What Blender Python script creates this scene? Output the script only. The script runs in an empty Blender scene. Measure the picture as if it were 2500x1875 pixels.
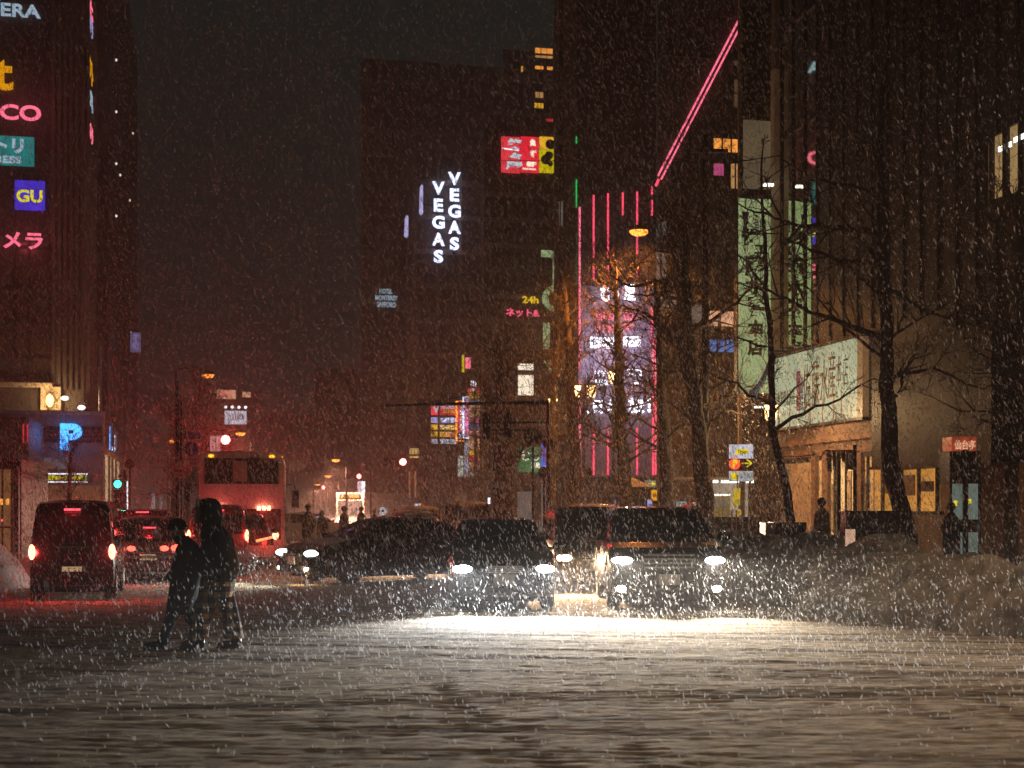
import bpy, bmesh, math, random
import numpy as np
from mathutils import Vector, Matrix
random.seed(7); rng = np.random.default_rng(11)
S = bpy.context.scene
COL = S.collection

# ---------------------------------------------------------------- camera
F = 3472.0; CX, HY, EYE = 1250.0, 1244.0, 1.6       # focal in photo pixels, principal x, horizon row, eye height
cam_d = bpy.data.cameras.new('camera'); cam = bpy.data.objects.new('camera', cam_d); COL.objects.link(cam)
cam_d.lens = 50; cam_d.sensor_width = 36; cam_d.shift_y = (HY-937.5)/2500
cam_d.clip_start = .1; cam_d.clip_end = 6000
cam_d.dof.use_dof = True; cam_d.dof.focus_distance = 23; cam_d.dof.aperture_fstop = 2.8
cam.location = (0, 0, EYE); cam.rotation_euler = (math.pi/2, 0, 0); S.camera = cam
# ---------------------------------------------------------------- night sky
w = bpy.data.worlds.new('World'); S.world = w; w.use_nodes = True
nt = w.node_tree; bg = nt.nodes['Background']
sky = nt.nodes.new('ShaderNodeTexSky'); sky.sky_type = 'NISHITA'; sky.sun_disc = False
sky.sun_elevation = math.radians(-4.5); sky.sun_rotation = math.radians(200)
add = nt.nodes.new('ShaderNodeMixRGB'); add.blend_type = 'ADD'; add.inputs[0].default_value = 1
add.inputs[2].default_value = (.065, .14, .13, 1)
nt.links.new(sky.outputs[0], add.inputs[1]); nt.links.new(add.outputs[0], bg.inputs[0])
bg.inputs[1].default_value = .08
S.view_settings.view_transform = 'Standard'; S.view_settings.look = 'None'
S.view_settings.exposure = 0; S.view_settings.gamma = 1
S.render.engine = 'CYCLES'
S.cycles.use_denoising = True
S.cycles.max_bounces = 5; S.cycles.diffuse_bounces = 2; S.cycles.glossy_bounces = 3
S.cycles.transmission_bounces = 3; S.cycles.volume_bounces = 0; S.cycles.transparent_max_bounces = 24
S.cycles.sample_clamp_indirect = 3; S.cycles.sample_clamp_direct = 30
S.cycles.caustics_reflective = False; S.cycles.caustics_refractive = False

# ---------------------------------------------------------------- street frame: s across (right), t along the street (away)
TH = math.atan(.22); CT, SN = math.cos(TH), math.sin(TH)
R_ = math.radians
def St(s, t, z=0): return Vector((s*CT - t*SN, s*SN + t*CT, z))
def Yat(px, s=None, t=None):
    k = (px-CX)/F
    return s/(k*CT+SN) if s is not None else t/(CT-k*SN)
def st(px, s=None, t=None):
    k = (px-CX)/F; Y = Yat(px, s, t)
    return Y*(k*CT+SN), Y*(CT-k*SN), Y
def Z(py, Y): return EYE+(HY-py)*Y/F
def W(px, py, Y): return Vector(((px-CX)*Y/F, Y, Z(py, Y)))
def G(px, Y, z=0): return Vector(((px-CX)*Y/F, Y, z))

# ---------------------------------------------------------------- mesh builder
class MB:
    def __init__(s): s.v = []; s.f = []
    def add(s, vs, fs):
        n = len(s.v); s.v += [tuple(v) for v in vs]; s.f += [tuple(i+n for i in f) for f in fs]; return s
    def box(s, x0, y0, z0, x1, y1, z1):
        return s.add([(x0,y0,z0),(x1,y0,z0),(x1,y1,z0),(x0,y1,z0),(x0,y0,z1),(x1,y0,z1),(x1,y1,z1),(x0,y1,z1)],
                     [(0,3,2,1),(4,5,6,7),(0,1,5,4),(1,2,6,5),(2,3,7,6),(3,0,4,7)])
    def bar(s, a, b, w, h=None):
        a = Vector(a); b = Vector(b); d = (b-a).normalized(); h = h or w
        u = Vector((0,0,1)) if abs(d.z) < .95 else Vector((0,1,0))
        p = d.cross(u).normalized()*w/2; q = p.cross(d).normalized()*h/2
        vs = [c+i*p+j*q for c in (a,b) for i,j in ((-1,-1),(1,-1),(1,1),(-1,1))]
        return s.add(vs, [(3,2,1,0),(4,5,6,7),(0,1,5,4),(1,2,6,5),(2,3,7,6),(3,0,4,7)])
    def tube(s, pts, rad, n=8, cap=True):
        pts = [Vector(p) for p in pts]; m = len(pts)
        if not hasattr(rad, '__len__'): rad = [rad]*m
        vs = []; prev = None
        for i, p in enumerate(pts):
            d = (pts[min(i+1, m-1)]-pts[max(i-1, 0)])
            d = d.normalized() if d.length > 1e-9 else Vector((0,0,1))
            if prev is None:
                u = Vector((1,0,0)) if abs(d.x) < .9 else Vector((0,1,0)); prev = d.cross(u).normalized()
            prev = (prev-d*prev.dot(d)).normalized(); q = d.cross(prev)
            for k in range(n):
                a = 2*math.pi*k/n; vs.append(p+(prev*math.cos(a)+q*math.sin(a))*rad[i])
        fs = [(i*n+k, i*n+(k+1) % n, (i+1)*n+(k+1) % n, (i+1)*n+k) for i in range(m-1) for k in range(n)]
        if cap: fs += [tuple(range(n-1, -1, -1)), tuple(range((m-1)*n, m*n))]
        return s.add(vs, fs)
    def loft(s, rings, n=20, fold=0, ph=0):
        # rings: (cx, cy, cz, rx, ry); vertical cloth-like surfaces
        vs = []
        for j, (cx, cy, cz, rx, ry) in enumerate(rings):
            for k in range(n):
                a = 2*math.pi*k/n
                m = 1+fold*math.sin(a*5+ph+j*.35)*(.3+j/len(rings))+fold*.5*math.sin(a*9-j*.6)
                vs.append((cx+rx*m*math.cos(a), cy+ry*m*math.sin(a), cz))
        m = len(rings)
        fs = [(j*n+k, j*n+(k+1) % n, (j+1)*n+(k+1) % n, (j+1)*n+k) for j in range(m-1) for k in range(n)]
        fs += [tuple(range(n-1, -1, -1)), tuple(range((m-1)*n, m*n))]
        return s.add(vs, fs)
    def ball(s, c, r, n=12, m=8):
        rx, ry, rz = r if hasattr(r, '__len__') else (r, r, r)
        vs = [(c[0], c[1], c[2]-rz)]
        for j in range(1, m):
            b = -math.pi/2+math.pi*j/m
            for k in range(n):
                a = 2*math.pi*k/n
                vs.append((c[0]+rx*math.cos(b)*math.cos(a), c[1]+ry*math.cos(b)*math.sin(a), c[2]+rz*math.sin(b)))
        vs.append((c[0], c[1], c[2]+rz)); L = len(vs)-1
        fs = [(0, 1+(k+1) % n, 1+k) for k in range(n)]
        for j in range(m-2):
            for k in range(n): fs.append((1+j*n+k, 1+j*n+(k+1) % n, 1+(j+1)*n+(k+1) % n, 1+(j+1)*n+k))
        fs += [(1+(m-2)*n+k, 1+(m-2)*n+(k+1) % n, L) for k in range(n)]
        return s.add(vs, fs)
    def disc(s, c, r, ax=1, th=.03, n=28):
        vs = []
        for e in (-th/2, th/2):
            for k in range(n):
                a = 2*math.pi*k/n; p = [r*math.cos(a), r*math.sin(a)]; p.insert(ax, e)
                vs.append((c[0]+p[0], c[1]+p[1], c[2]+p[2]))
        return s.add(vs, [(k, (k+1) % n, n+(k+1) % n, n+k) for k in range(n)]+[tuple(range(n-1, -1, -1)), tuple(range(n, 2*n))])
    def poly(s, pts, y0, y1):      # outline in x,z given thickness in y
        n = len(pts)
        vs = [(x, y0, z) for x, z in pts]+[(x, y1, z) for x, z in pts]
        return s.add(vs, [tuple(range(n)), tuple(range(2*n-1, n-1, -1))]+[(k, n+k, n+(k+1) % n, (k+1) % n) for k in range(n)])
    def mesh(s, name, smooth=None):
        me = bpy.data.meshes.new(name); me.from_pydata(s.v, [], s.f)
        bm = bmesh.new(); bm.from_mesh(me); bmesh.ops.recalc_face_normals(bm, faces=bm.faces); bm.to_mesh(me); bm.free()
        if smooth is not None:
            me.shade_smooth(); me.set_sharp_from_angle(angle=R_(smooth))
        me.update(); return me
def tag(o, label=None, cat=None, group=None, kind=None):
    for k, v in (('label', label), ('category', cat), ('group', group), ('kind', kind)):
        if v: o[k] = v
    return o
def link(name, me, mat, parent=None, loc=(0,0,0), rz=0, label=None):
    o = bpy.data.objects.new(name, me); COL.objects.link(o)
    if mat: me.materials.clear() if len(me.materials) else None; me.materials.append(mat)
    o.location = loc; o.rotation_euler = (0, 0, rz)
    if parent: o.parent = parent
    if label: o['label'] = label
    return o
def part(name, mb, mat, parent, smooth=None, label=None): return link(name, mb.mesh(name, smooth), mat, parent, label=label)
def thing(name, label, cat, loc=(0,0,0), rz=0, group=None):
    o = bpy.data.objects.new(name, None); COL.objects.link(o); o.empty_display_size = .3
    o.location = loc; o.rotation_euler = (0, 0, rz); return tag(o, label, cat, group)
def clone(root, loc, rz, label=None, group=None):
    def cp(o, par):
        c = o.copy(); COL.objects.link(c); c.parent = par
        for ch in o.children: cp(ch, c)
        return c
    r = cp(root, None); r.location = loc; r.rotation_euler = (0, 0, rz)
    if label: r['label'] = label
    if group: r['group'] = group
    return r

# ---------------------------------------------------------------- materials
def pb(name, col, rough=.6, metal=0, noise=0, nscale=6, coat=0, spec=.5, bump=0, stretch=None):
    m = bpy.data.materials.new(name); m.use_nodes = True; n = m.node_tree; b = n.nodes['Principled BSDF']
    b.inputs['Base Color'].default_value = (*col, 1); b.inputs['Roughness'].default_value = rough
    b.inputs['Metallic'].default_value = metal; b.inputs['Coat Weight'].default_value = coat
    b.inputs['Specular IOR Level'].default_value = spec
    if noise or bump:
        tc = n.nodes.new('ShaderNodeTexCoord'); tx = n.nodes.new('ShaderNodeTexNoise'); tx.inputs['Scale'].default_value = nscale
        tx.inputs['Detail'].default_value = 6
        mp = n.nodes.new('ShaderNodeMapping'); n.links.new(tc.outputs['Object'], mp.inputs[0]); n.links.new(mp.outputs[0], tx.inputs[0])
        if stretch: mp.inputs['Scale'].default_value = stretch
        if noise:
            r = n.nodes.new('ShaderNodeValToRGB')
            r.color_ramp.elements[0].position = .3; r.color_ramp.elements[1].position = .7
            r.color_ramp.elements[0].color = tuple(c*(1-noise) for c in col)+(1,)
            r.color_ramp.elements[1].color = tuple(min(1, c*(1+noise)) for c in col)+(1,)
            n.links.new(tx.outputs[0], r.inputs[0]); n.links.new(r.outputs[0], b.inputs['Base Color'])
        if bump:
            bp = n.nodes.new('ShaderNodeBump'); bp.inputs['Strength'].default_value = 1; bp.inputs['Distance'].default_value = bump
            n.links.new(tx.outputs[0], bp.inputs['Height']); n.links.new(bp.outputs[0], b.inputs['Normal'])
    return m
def em(name, col, st=1, samp=False, base=.05, mottled=0):
    m = bpy.data.materials.new(name); m.use_nodes = True; b = m.node_tree.nodes['Principled BSDF']
    b.inputs['Base Color'].default_value = (base, base, base, 1); b.inputs['Roughness'].default_value = .4
    b.inputs['Emission Color'].default_value = (*col, 1); b.inputs['Emission Strength'].default_value = st
    if mottled:
        n = m.node_tree; tc = n.nodes.new('ShaderNodeTexCoord'); tx = n.nodes.new('ShaderNodeTexNoise'); tx.inputs['Scale'].default_value = mottled
        r = n.nodes.new('ShaderNodeMapRange'); r.inputs[3].default_value = st*.45; r.inputs[4].default_value = st*1.5
        n.links.new(tc.outputs['Object'], tx.inputs[0]); n.links.new(tx.outputs[0], r.inputs[0]); n.links.new(r.outputs[0], b.inputs['Emission Strength'])
    m.cycles.emission_sampling = 'AUTO' if samp else 'NONE'
    return m
M = dict(
 wall=pb('dark_stone', (.06,.056,.055), .8, noise=.3, nscale=1.5), concrete=pb('concrete', (.17,.16,.15), .85, noise=.25, nscale=2, bump=.01),
 dwall=pb('dark_cladding', (.035,.036,.038), .5, noise=.2, nscale=1), brown=pb('brown_stone', (.22,.13,.09), .7, noise=.25, nscale=2),
 ribs=pb('ribbed_cladding', (.16,.14,.12), .6), cream=pb('cream_paint', (.55,.48,.36), .7, noise=.15, nscale=3),
 glass=pb('night_glass', (.02,.024,.026), .04, metal=.0, spec=1.0), mirror=pb('reflective_glass', (.72,.8,.66), .02, metal=1.0),
 frame=pb('dark_metal', (.03,.03,.032), .45, metal=.6), steel=pb('steel', (.45,.45,.46), .35, metal=.9),
 bark=pb('bark', (.085,.07,.055), .9, noise=.4, nscale=9, bump=.03, stretch=(1,1,.25)), twig=pb('twig', (.1,.08,.065), .9),
 paint=pb('black_car_paint', (.012,.012,.014), .22, coat=1, metal=.2), paint2=pb('dark_grey_car_paint', (.03,.03,.034), .25, coat=1, metal=.3),
 brownp=pb('bronze_car_paint', (.05,.04,.032), .28, coat=1, metal=.3), redp=pb('red_tinted_car_paint', (.12,.02,.02), .28, coat=1, metal=.2), white=pb('white_paint', (.7,.68,.66), .3, coat=.6),
 rubber=pb('rubber', (.02,.02,.02), .85, bump=.004, nscale=30), rim=pb('alloy', (.45,.44,.43), .35, metal=.85), chrome=pb('chrome', (.7,.7,.7), .15, metal=1),
 cglass=pb('car_glass', (.012,.014,.016), .05, spec=.9), plate=pb('plate_white', (.75,.73,.66), .5), ink=pb('dark_ink', (.03,.04,.03), .6),
 lens=pb('clear_lens', (.5,.5,.5), .1, coat=1), redlens=pb('red_lens', (.35,.01,.01), .15, coat=1),
 coat=pb('dark_wool', (.022,.022,.025), .95, noise=.35, nscale=14, bump=.012), coat2=pb('navy_quilted_fabric', (.02,.025,.035), .8, noise=.3, nscale=10, bump=.012),
 pants=pb('dark_denim', (.02,.022,.03), .9, noise=.2, nscale=20, bump=.005), skin=pb('skin', (.42,.27,.2), .55), hair=pb('hair', (.015,.012,.01), .6), shoe=pb('shoe_leather', (.015,.015,.015), .4),
 bag=pb('canvas_bag', (.16,.11,.06), .85, noise=.3, nscale=12), beige=pb('tan_coat', (.2,.14,.09), .9, noise=.25, nscale=9, bump=.01), knit=pb('dark_knit', (.03,.03,.03), .95, bump=.01, nscale=40),
 hedge=pb('hedge_leaves', (.05,.045,.03), .9, noise=.5, nscale=30), blue=pb('sign_blue', (.05,.07,.35), .5), signw=pb('sign_white', (.75,.73,.7), .5), signr=pb('sign_red', (.55,.03,.03), .5), signy=pb('sign_yellow', (.8,.6,.03), .5),
 purple=pb('sign_purple', (.10,.05,.30), .5), orangep=pb('orange_plastic', (.7,.2,.03), .5), canvas=pb('grey_canvas', (.35,.32,.27), .8, noise=.15),
)
E_ = dict(
 blue=em('neon_blue_white', (.62,.72,1), 2.6), vegas=em('vegas_white', (.66,.72,1), 2.6), white=em('lit_white', (.9,.92,1), 1.8), warmw=em('lit_warm_white', (1,.86,.66), 1.3),
 red=em('neon_red', (1,.07,.14), 1.5), redw=em('neon_red_hot', (1,.16,.26), 1.5), pink=em('pink_sign', (1,.10,.22), 1.3), teal=em('teal_sign', (.0,.30,.30), .7, mottled=1.2), orange=em('amber_letters', (1,.42,.0), .85),
 gublue=em('violet_blue_sign', (.06,.03,.65), 1, mottled=1), yel=em('yellow_letters', (.95,.85,.0), 1), pblue=em('blue_parking', (.05,.35,1), 3), pale=em('pale_letters', (.45,.62,.75), .85),
 green=em('neon_green', (.0,.6,.12), 1), palegreen=em('pale_green_letters', (.38,.52,.25), .8), banner=em('banner_green', (.38,.48,.22), .75, samp=True, mottled=.8), gsign=em('big_sign_green', (.40,.50,.33), .8, samp=True, mottled=.5),
 redpanel=em('red_lightbox', (1,.05,.07), .9, mottled=1.5), yelpanel=em('yellow_lightbox', (.75,.62,.0), .9, mottled=1.5), ypanel2=em('orange_yellow_lightbox', (1,.45,.0), .95, mottled=1.5), lilac=em('lilac_lightbox', (.5,.45,.85), .8, mottled=1.5),
 gold=em('golden_lightbox', (1,.52,.03), .9, mottled=1.5), peach=em('peach_lightbox', (1,.5,.28), .75, mottled=1.5), magenta=em('magenta_lightbox', (.55,.08,.22), .8), cblue=em('blue_lightbox', (.1,.22,.6), .8, mottled=1.5), lblue=em('light_blue_lightbox', (.3,.55,.75), .7, mottled=1.5),
 dgreen=em('green_lightbox', (.02,.22,.06), .8, mottled=1.5), vblue=em('royal_blue_lightbox', (.06,.12,.9), 1, mottled=1.5), warm=em('warm_window', (1,.5,.18), .5, mottled=1.2), shop=em('shop_interior', (1,.46,.13), .75, samp=True, mottled=.6), dimwarm=em('dim_window', (.7,.4,.2), .12, mottled=1), coolwin=em('cool_window', (.6,.8,.75), .35, mottled=1),
 lobby=em('lobby_wall', (1,.66,.36), .55, samp=True, mottled=.6), lamp=em('lantern_glass', (1,.62,.22), 4), sodium=em('sodium_lens', (1,.30,.04), 3), tail=em('tail_lamp', (1,.10,.06), 3.5), tailhot=em('brake_lamp', (1,.32,.16), 6), brk=em('brake_strip', (1,.06,.09), 3), amber=em('amber_marker', (1,.35,.02), 3),
 head=em('headlamp', (1,.97,.9), 60), headw=em('warm_headlamp', (1,.75,.45), 12), sigred=em('red_signal', (1,.16,.14), 14), siggreen=em('green_signal', (.05,.9,.65), 5), dimred=em('dim_red', (.8,.04,.05), .8), led=em('led_amber', (1,.42,.02), 2), lsign=em('white_lightbox', (.75,.76,.9), .75, mottled=2), lyel=em('yellow_small_sign', (.95,.75,.02), .9), lred=em('red_glow', (1,.08,.03), 1.3),
 greyw=em('grey_lit_wall', (.5,.42,.38), .22, mottled=.6), purplew=em('purple_sign', (.35,.3,.7), .5), tube=em('fluorescent_tube', (1,.93,.8), 2.5), orwin=em('orange_window', (1,.36,.06), 1.1, mottled=3),
)
def snow_mat(name, c1, c2, sc, bump, stretch, rough=.75, fine=40, rot=0):
    m = bpy.data.materials.new(name); m.use_nodes = True; n = m.node_tree; b = n.nodes['Principled BSDF']
    g = n.nodes.new('ShaderNodeNewGeometry'); mp = n.nodes.new('ShaderNodeMapping'); mp.inputs['Scale'].default_value = stretch; mp.inputs['Rotation'].default_value = (0,0,rot)
    n.links.new(g.outputs['Position'], mp.inputs[0])
    t1 = n.nodes.new('ShaderNodeTexNoise'); t1.inputs['Scale'].default_value = sc; t1.inputs['Detail'].default_value = 8; t1.inputs['Roughness'].default_value = .65; t1.inputs['Distortion'].default_value = .4
    t2 = n.nodes.new('ShaderNodeTexNoise'); t2.inputs['Scale'].default_value = fine; t2.inputs['Detail'].default_value = 5
    n.links.new(mp.outputs[0], t1.inputs[0]); n.links.new(mp.outputs[0], t2.inputs[0])
    r = n.nodes.new('ShaderNodeValToRGB'); r.color_ramp.elements[0].position = .38; r.color_ramp.elements[1].position = .6
    r.color_ramp.elements[0].color = (*c1, 1); r.color_ramp.elements[1].color = (*c2, 1)
    n.links.new(t1.outputs[0], r.inputs[0]); n.links.new(r.outputs[0], b.inputs['Base Color'])
    ad = n.nodes.new('ShaderNodeMath'); ad.operation = 'MULTIPLY_ADD'; ad.inputs[1].default_value = .35
    n.links.new(t2.outputs[0], ad.inputs[0]); n.links.new(t1.outputs[0], ad.inputs[2])
    bp = n.nodes.new('ShaderNodeBump'); bp.inputs['Strength'].default_value = 1; bp.inputs['Distance'].default_value = bump
    n.links.new(ad.outputs[0], bp.inputs['Height']); n.links.new(bp.outputs[0], b.inputs['Normal'])
    b.inputs['Roughness'].default_value = rough; b.inputs['Specular IOR Level'].default_value = .15; return m
M['road'] = snow_mat('packed_snow', (.20,.155,.11), (.62,.51,.37), 5, .018, (.7, 1.4, 1), .95, 34, R_(-12))
M['bank'] = snow_mat('ploughed_snow', (.20,.155,.11), (.55,.47,.36), 2.2, .16, (1,1,.7), .6, 14)
M['walk'] = snow_mat('trodden_snow', (.3,.27,.24), (.55,.5,.45), 1.5, .04, (1,1,1), .7)
M['freshsnow'] = pb('fresh_snow', (.75,.72,.7), .7, bump=.03, nscale=5)
def plaid():
    m = bpy.data.materials.new('plaid_wool'); m.use_nodes = True; n = m.node_tree; b = n.nodes['Principled BSDF']; b.inputs['Roughness'].default_value = .95
    tc = n.nodes.new('ShaderNodeTexCoord'); sx = n.nodes.new('ShaderNodeSeparateXYZ'); n.links.new(tc.outputs['Object'], sx.inputs[0]); outs = []
    for ax, fr in ((0, 52), (2, 52)):
        a = n.nodes.new('ShaderNodeMath'); a.operation = 'MULTIPLY'; a.inputs[1].default_value = fr
        q = n.nodes.new('ShaderNodeMath'); q.operation = 'SINE'; g = n.nodes.new('ShaderNodeMath'); g.operation = 'GREATER_THAN'; g.inputs[1].default_value = .1
        n.links.new(sx.outputs[ax], a.inputs[0]); n.links.new(a.outputs[0], q.inputs[0]); n.links.new(q.outputs[0], g.inputs[0]); outs.append(g)
    ad = n.nodes.new('ShaderNodeMath'); ad.operation = 'ADD'; n.links.new(outs[0].outputs[0], ad.inputs[0]); n.links.new(outs[1].outputs[0], ad.inputs[1])
    hf = n.nodes.new('ShaderNodeMath'); hf.operation = 'MULTIPLY'; hf.inputs[1].default_value = .5; n.links.new(ad.outputs[0], hf.inputs[0])
    r = n.nodes.new('ShaderNodeValToRGB'); r.color_ramp.elements[0].color = (.012,.012,.012,1); r.color_ramp.elements[1].color = (.6,.4,.22,1)
    e = r.color_ramp.elements.new(.5); e.color = (.14,.09,.06,1)
    n.links.new(hf.outputs[0], r.inputs[0]); n.links.new(r.outputs[0], b.inputs['Base Color']); return m
M['plaid'] = plaid()

# ---------------------------------------------------------------- lights helper
LIGHTS = {}
def beam(d):
    # dipped-beam pattern: strong just below the horizontal, little above it
    d.use_nodes = True; n = d.node_tree; e = n.nodes['Emission']; tc = n.nodes.new('ShaderNodeTexCoord'); sx = n.nodes.new('ShaderNodeSeparateXYZ')
    r = n.nodes.new('ShaderNodeMapRange'); r.interpolation_type = 'SMOOTHSTEP'; r.inputs[1].default_value = -.01; r.inputs[2].default_value = .09; r.inputs[3].default_value = 1; r.inputs[4].default_value = .035
    n.links.new(tc.outputs['Normal'], sx.inputs[0]); n.links.new(sx.outputs[1], r.inputs[0]); n.links.new(r.outputs[0], e.inputs['Strength'])
def lamp(kind, loc, power, col, parent=None, size=.08, rot=None, spot=None, blend=.5):
    key = (kind, round(power, 3), col, size, spot, blend)
    if key not in LIGHTS:
        d = bpy.data.lights.new('lamp_light', kind); d.energy = power; d.color = col
        d.shadow_soft_size = size
        if kind == 'SPOT': d.spot_size = R_(spot); d.spot_blend = blend; (beam(d) if blend > .7 else None)
        LIGHTS[key] = d
    o = bpy.data.objects.new('light', LIGHTS[key]); COL.objects.link(o); o.location = loc
    if rot: o.rotation_euler = rot
    if parent: o.parent = parent
    return o

# ---------------------------------------------------------------- lettering
TXT = {}
def text_mesh(body, w, h, depth=.03, bold=.0):
    c = bpy.data.curves.new('t', 'FONT'); c.body = body; c.size = 1; c.offset = bold; c.resolution_u = 4; c.space_line = .9
    o = bpy.data.objects.new('t', c); COL.objects.link(o)
    dg = bpy.context.evaluated_depsgraph_get(); me = bpy.data.meshes.new_from_object(o.evaluated_get(dg))
    bpy.data.objects.remove(o); bpy.data.curves.remove(c)
    n = len(me.vertices); co = np.zeros(n*3); me.vertices.foreach_get('co', co); co = co.reshape(-1, 3)
    mn = co.min(0); mx = co.max(0); sz = np.maximum(mx-mn, 1e-4)
    x = (co[:,0]-mn[0])/sz[0]*w; z = (co[:,1]-mn[1])/sz[1]*h
    bm = bmesh.new(); bm.from_mesh(me)
    for v, a, b in zip(bm.verts, x, z): v.co = (a, 0, b)
    if depth:
        r = bmesh.ops.extrude_face_region(bm, geom=bm.faces[:])
        for v in r['geom']:
            if isinstance(v, bmesh.types.BMVert): v.co.y = -depth
    bmesh.ops.recalc_face_normals(bm, faces=bm.faces)
    bm.to_mesh(me); bm.free(); me.name = 'lettering'; return me
def letter(parent, name, body, x, y, z, w, h, mat, bold=.02, depth=.03):
    return link(name, text_mesh(body, w, h, depth, bold), mat, parent, (x, y, z))

# a sign whose front lies in the plane t=const; px0..px1, py0..py1 photo pixels
def rect(px0, py0, px1, py1, t):
    s0, _, Y0 = st(px0, t=t); s1, _, Y1 = st(px1, t=t); Y = (Y0+Y1)/2
    return s0, Z(py1, Y), s1-s0, Z(py0, Y)-Z(py1, Y)
def sign(name, label, cat, px0, py0, px1, py1, t, panel, texts=(), th=.12, group=None, frame=True, bezel=None):
    s0, z0, w, h = rect(px0, py0, px1, py1, t)
    o = thing(name, label, cat, St(s0, t, z0), TH, group)
    if panel: part('panel', MB().box(0, 0, 0, w, th, h), panel, o)
    if panel and frame:
        e = bezel or max(.02, min(w, h)*.03); f = MB()
        f.box(-e, -.02, -e, 0, th+.01, h+e); f.box(w, -.02, -e, w+e, th+.01, h+e); f.box(0, -.02, -e, w, th+.01, 0); f.box(0, -.02, h, w, th+.01, h+e)
        part('frame', f, M['frame'], o)
    for tx in texts:
        body, x, z, tw, hh, mat = tx[:6]; b = tx[6] if len(tx) > 6 else .02
        letter(o, 'lettering', body, x*w, -.035, z*h, tw*w, hh*h, mat, b)
    return o, w, h

# ================================================================ GROUND
def vnoise(x, y, seed=0):
    r = np.random.default_rng(seed); T = r.random((256, 256))
    xi = np.floor(x).astype(int); yi = np.floor(y).astype(int); fx = x-xi; fy = y-yi
    fx = fx*fx*(3-2*fx); fy = fy*fy*(3-2*fy); g = lambda a, b: T[a % 256, b % 256]
    return (g(xi,yi)*(1-fx)+g(xi+1,yi)*fx)*(1-fy)+(g(xi,yi+1)*(1-fx)+g(xi+1,yi+1)*fx)*fy
def road_h(x, y):
    yc = y+.010*(x-3)**2-.05*x             # ruts sweep across the junction
    yd = y-.006*(x+4)**2+.16*x
    a = vnoise(x*.22, yc*3.1, 1); b = vnoise(x*.35+9, yd*5.3, 2); c = vnoise(x*1.1, yc*9, 3); d = vnoise(x*3, y*12, 4)
    u = x*CT+y*SN; lon = vnoise(u*3.3, (y*CT-x*SN)*.12, 7)      # lengthwise tyre marks towards the camera
    m = np.clip((vnoise(x*.12, y*.2, 8)-.35)*3, 0, 1)
    h = .006*(vnoise(x*.5, y*.6, 4)-.5)+.004*(lon-.5)*m+.005*(vnoise(x*3+b, y*3.4+a, 12)-.5)+.007*(vnoise(x*7+c*3, y*8+d, 13)-.5)+.006*(vnoise(x*11, y*17+x, 14)-.5)
    h = h*1.15; rr_ = np.random.default_rng(5); mask = np.zeros_like(x)
    for k in range(20):                     # tyre ruts: long shallow arcs across the junction
        c0 = 7.6+k*.8+rr_.uniform(-.4, .4); cu = rr_.uniform(-.012, .016); tl_ = rr_.uniform(-.3, .16); yy = y-c0-tl_*x-cu*(x-2)**2
        for o_ in (0, 1.45):
            am = rr_.uniform(.004, .009)*np.clip(vnoise(x*.3+k, y*0+k, 30+k)*2.2-.6, 0, 1)
            mask = np.maximum(mask, am/.009*np.exp(-((yy-o_)/.13)**2)*(.55+.9*vnoise(x*2.5, yy*14, 60+k)))
            for q_ in (-.10, 0, .10): h -= am*np.exp(-((yy-o_-q_)/.032)**2)
            h += am*.5*np.exp(-((yy-o_+.18)/.05)**2)
    for k in range(9):                      # straight tyre marks running along the street towards the camera
        u0 = rr_.uniform(-4.5, 4.5); xx = x-u0-(y-9)*rr_.uniform(-.35, .1); am = rr_.uniform(.003, .007)*np.clip(vnoise(y*.35, x*0+k, 80+k)*2-.6, 0, 1)*np.clip((15-y)/3, 0, 1)
        h -= am*np.exp(-(xx/.09)**2)*(1+np.sin(y*40)); mask = np.maximum(mask, am/.009*np.exp(-(xx/.1)**2))
    global RUT; RUT = mask
    return h
def axis(a, b, step, lo, hi, g=1.13):
    v = list(np.arange(a, b, step)); s = step
    while v[-1] < hi: s *= g; v.append(v[-1]+s)
    s = step; u = []
    q = a
    while q > lo: s *= g; q -= s; u.append(q)
    return np.array(u[::-1]+v)
def grid_object(name, X, Y, Zz, mat, kind='structure'):
    ny, nx = X.shape; co = np.stack([X, Y, Zz], -1).reshape(-1, 3)
    i = np.arange((ny-1)*(nx-1)); r = i//(nx-1); c = i % (nx-1); a = r*nx+c
    f = np.stack([a, a+1, a+nx+1, a+nx], 1)
    me = bpy.data.meshes.new(name); me.vertices.add(len(co)); me.vertices.foreach_set('co', co.ravel())
    me.loops.add(f.size); me.loops.foreach_set('vertex_index', f.ravel().astype(np.int32))
    me.polygons.add(len(f)); me.polygons.foreach_set('loop_start', np.arange(0, f.size, 4, dtype=np.int32)); me.update(calc_edges=True)
    me.shade_smooth(); o = link(name, me, mat); o['kind'] = kind; return o
gx = axis(-9, 12, .085, -1600, 1600); gy = axis(6.5, 21, .032, -60, 2600, 1.09)
X, Y = np.meshgrid(gx, gy)
gobj = grid_object('ground', X, Y, road_h(X, Y)*np.clip((60-Y)/30, 0, 1), M['road'])
at = gobj.data.attributes.new('rut', 'FLOAT', 'POINT'); at.data.foreach_set('value', np.clip(RUT, 0, 1).astype(np.float32).ravel())
n_ = M['road'].node_tree; an = n_.nodes.new('ShaderNodeAttribute'); an.attribute_name = 'rut'; mxr = n_.nodes.new('ShaderNodeMixRGB'); mxr.inputs[2].default_value = (.09,.068,.048,1)
bs_ = n_.nodes['Principled BSDF']; src = bs_.inputs['Base Color'].links[0].from_socket; n_.links.new(src, mxr.inputs[1]); n_.links.new(an.outputs['Fac'], mxr.inputs[0]); n_.links.new(mxr.outputs[0], bs_.inputs['Base Color'])

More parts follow.
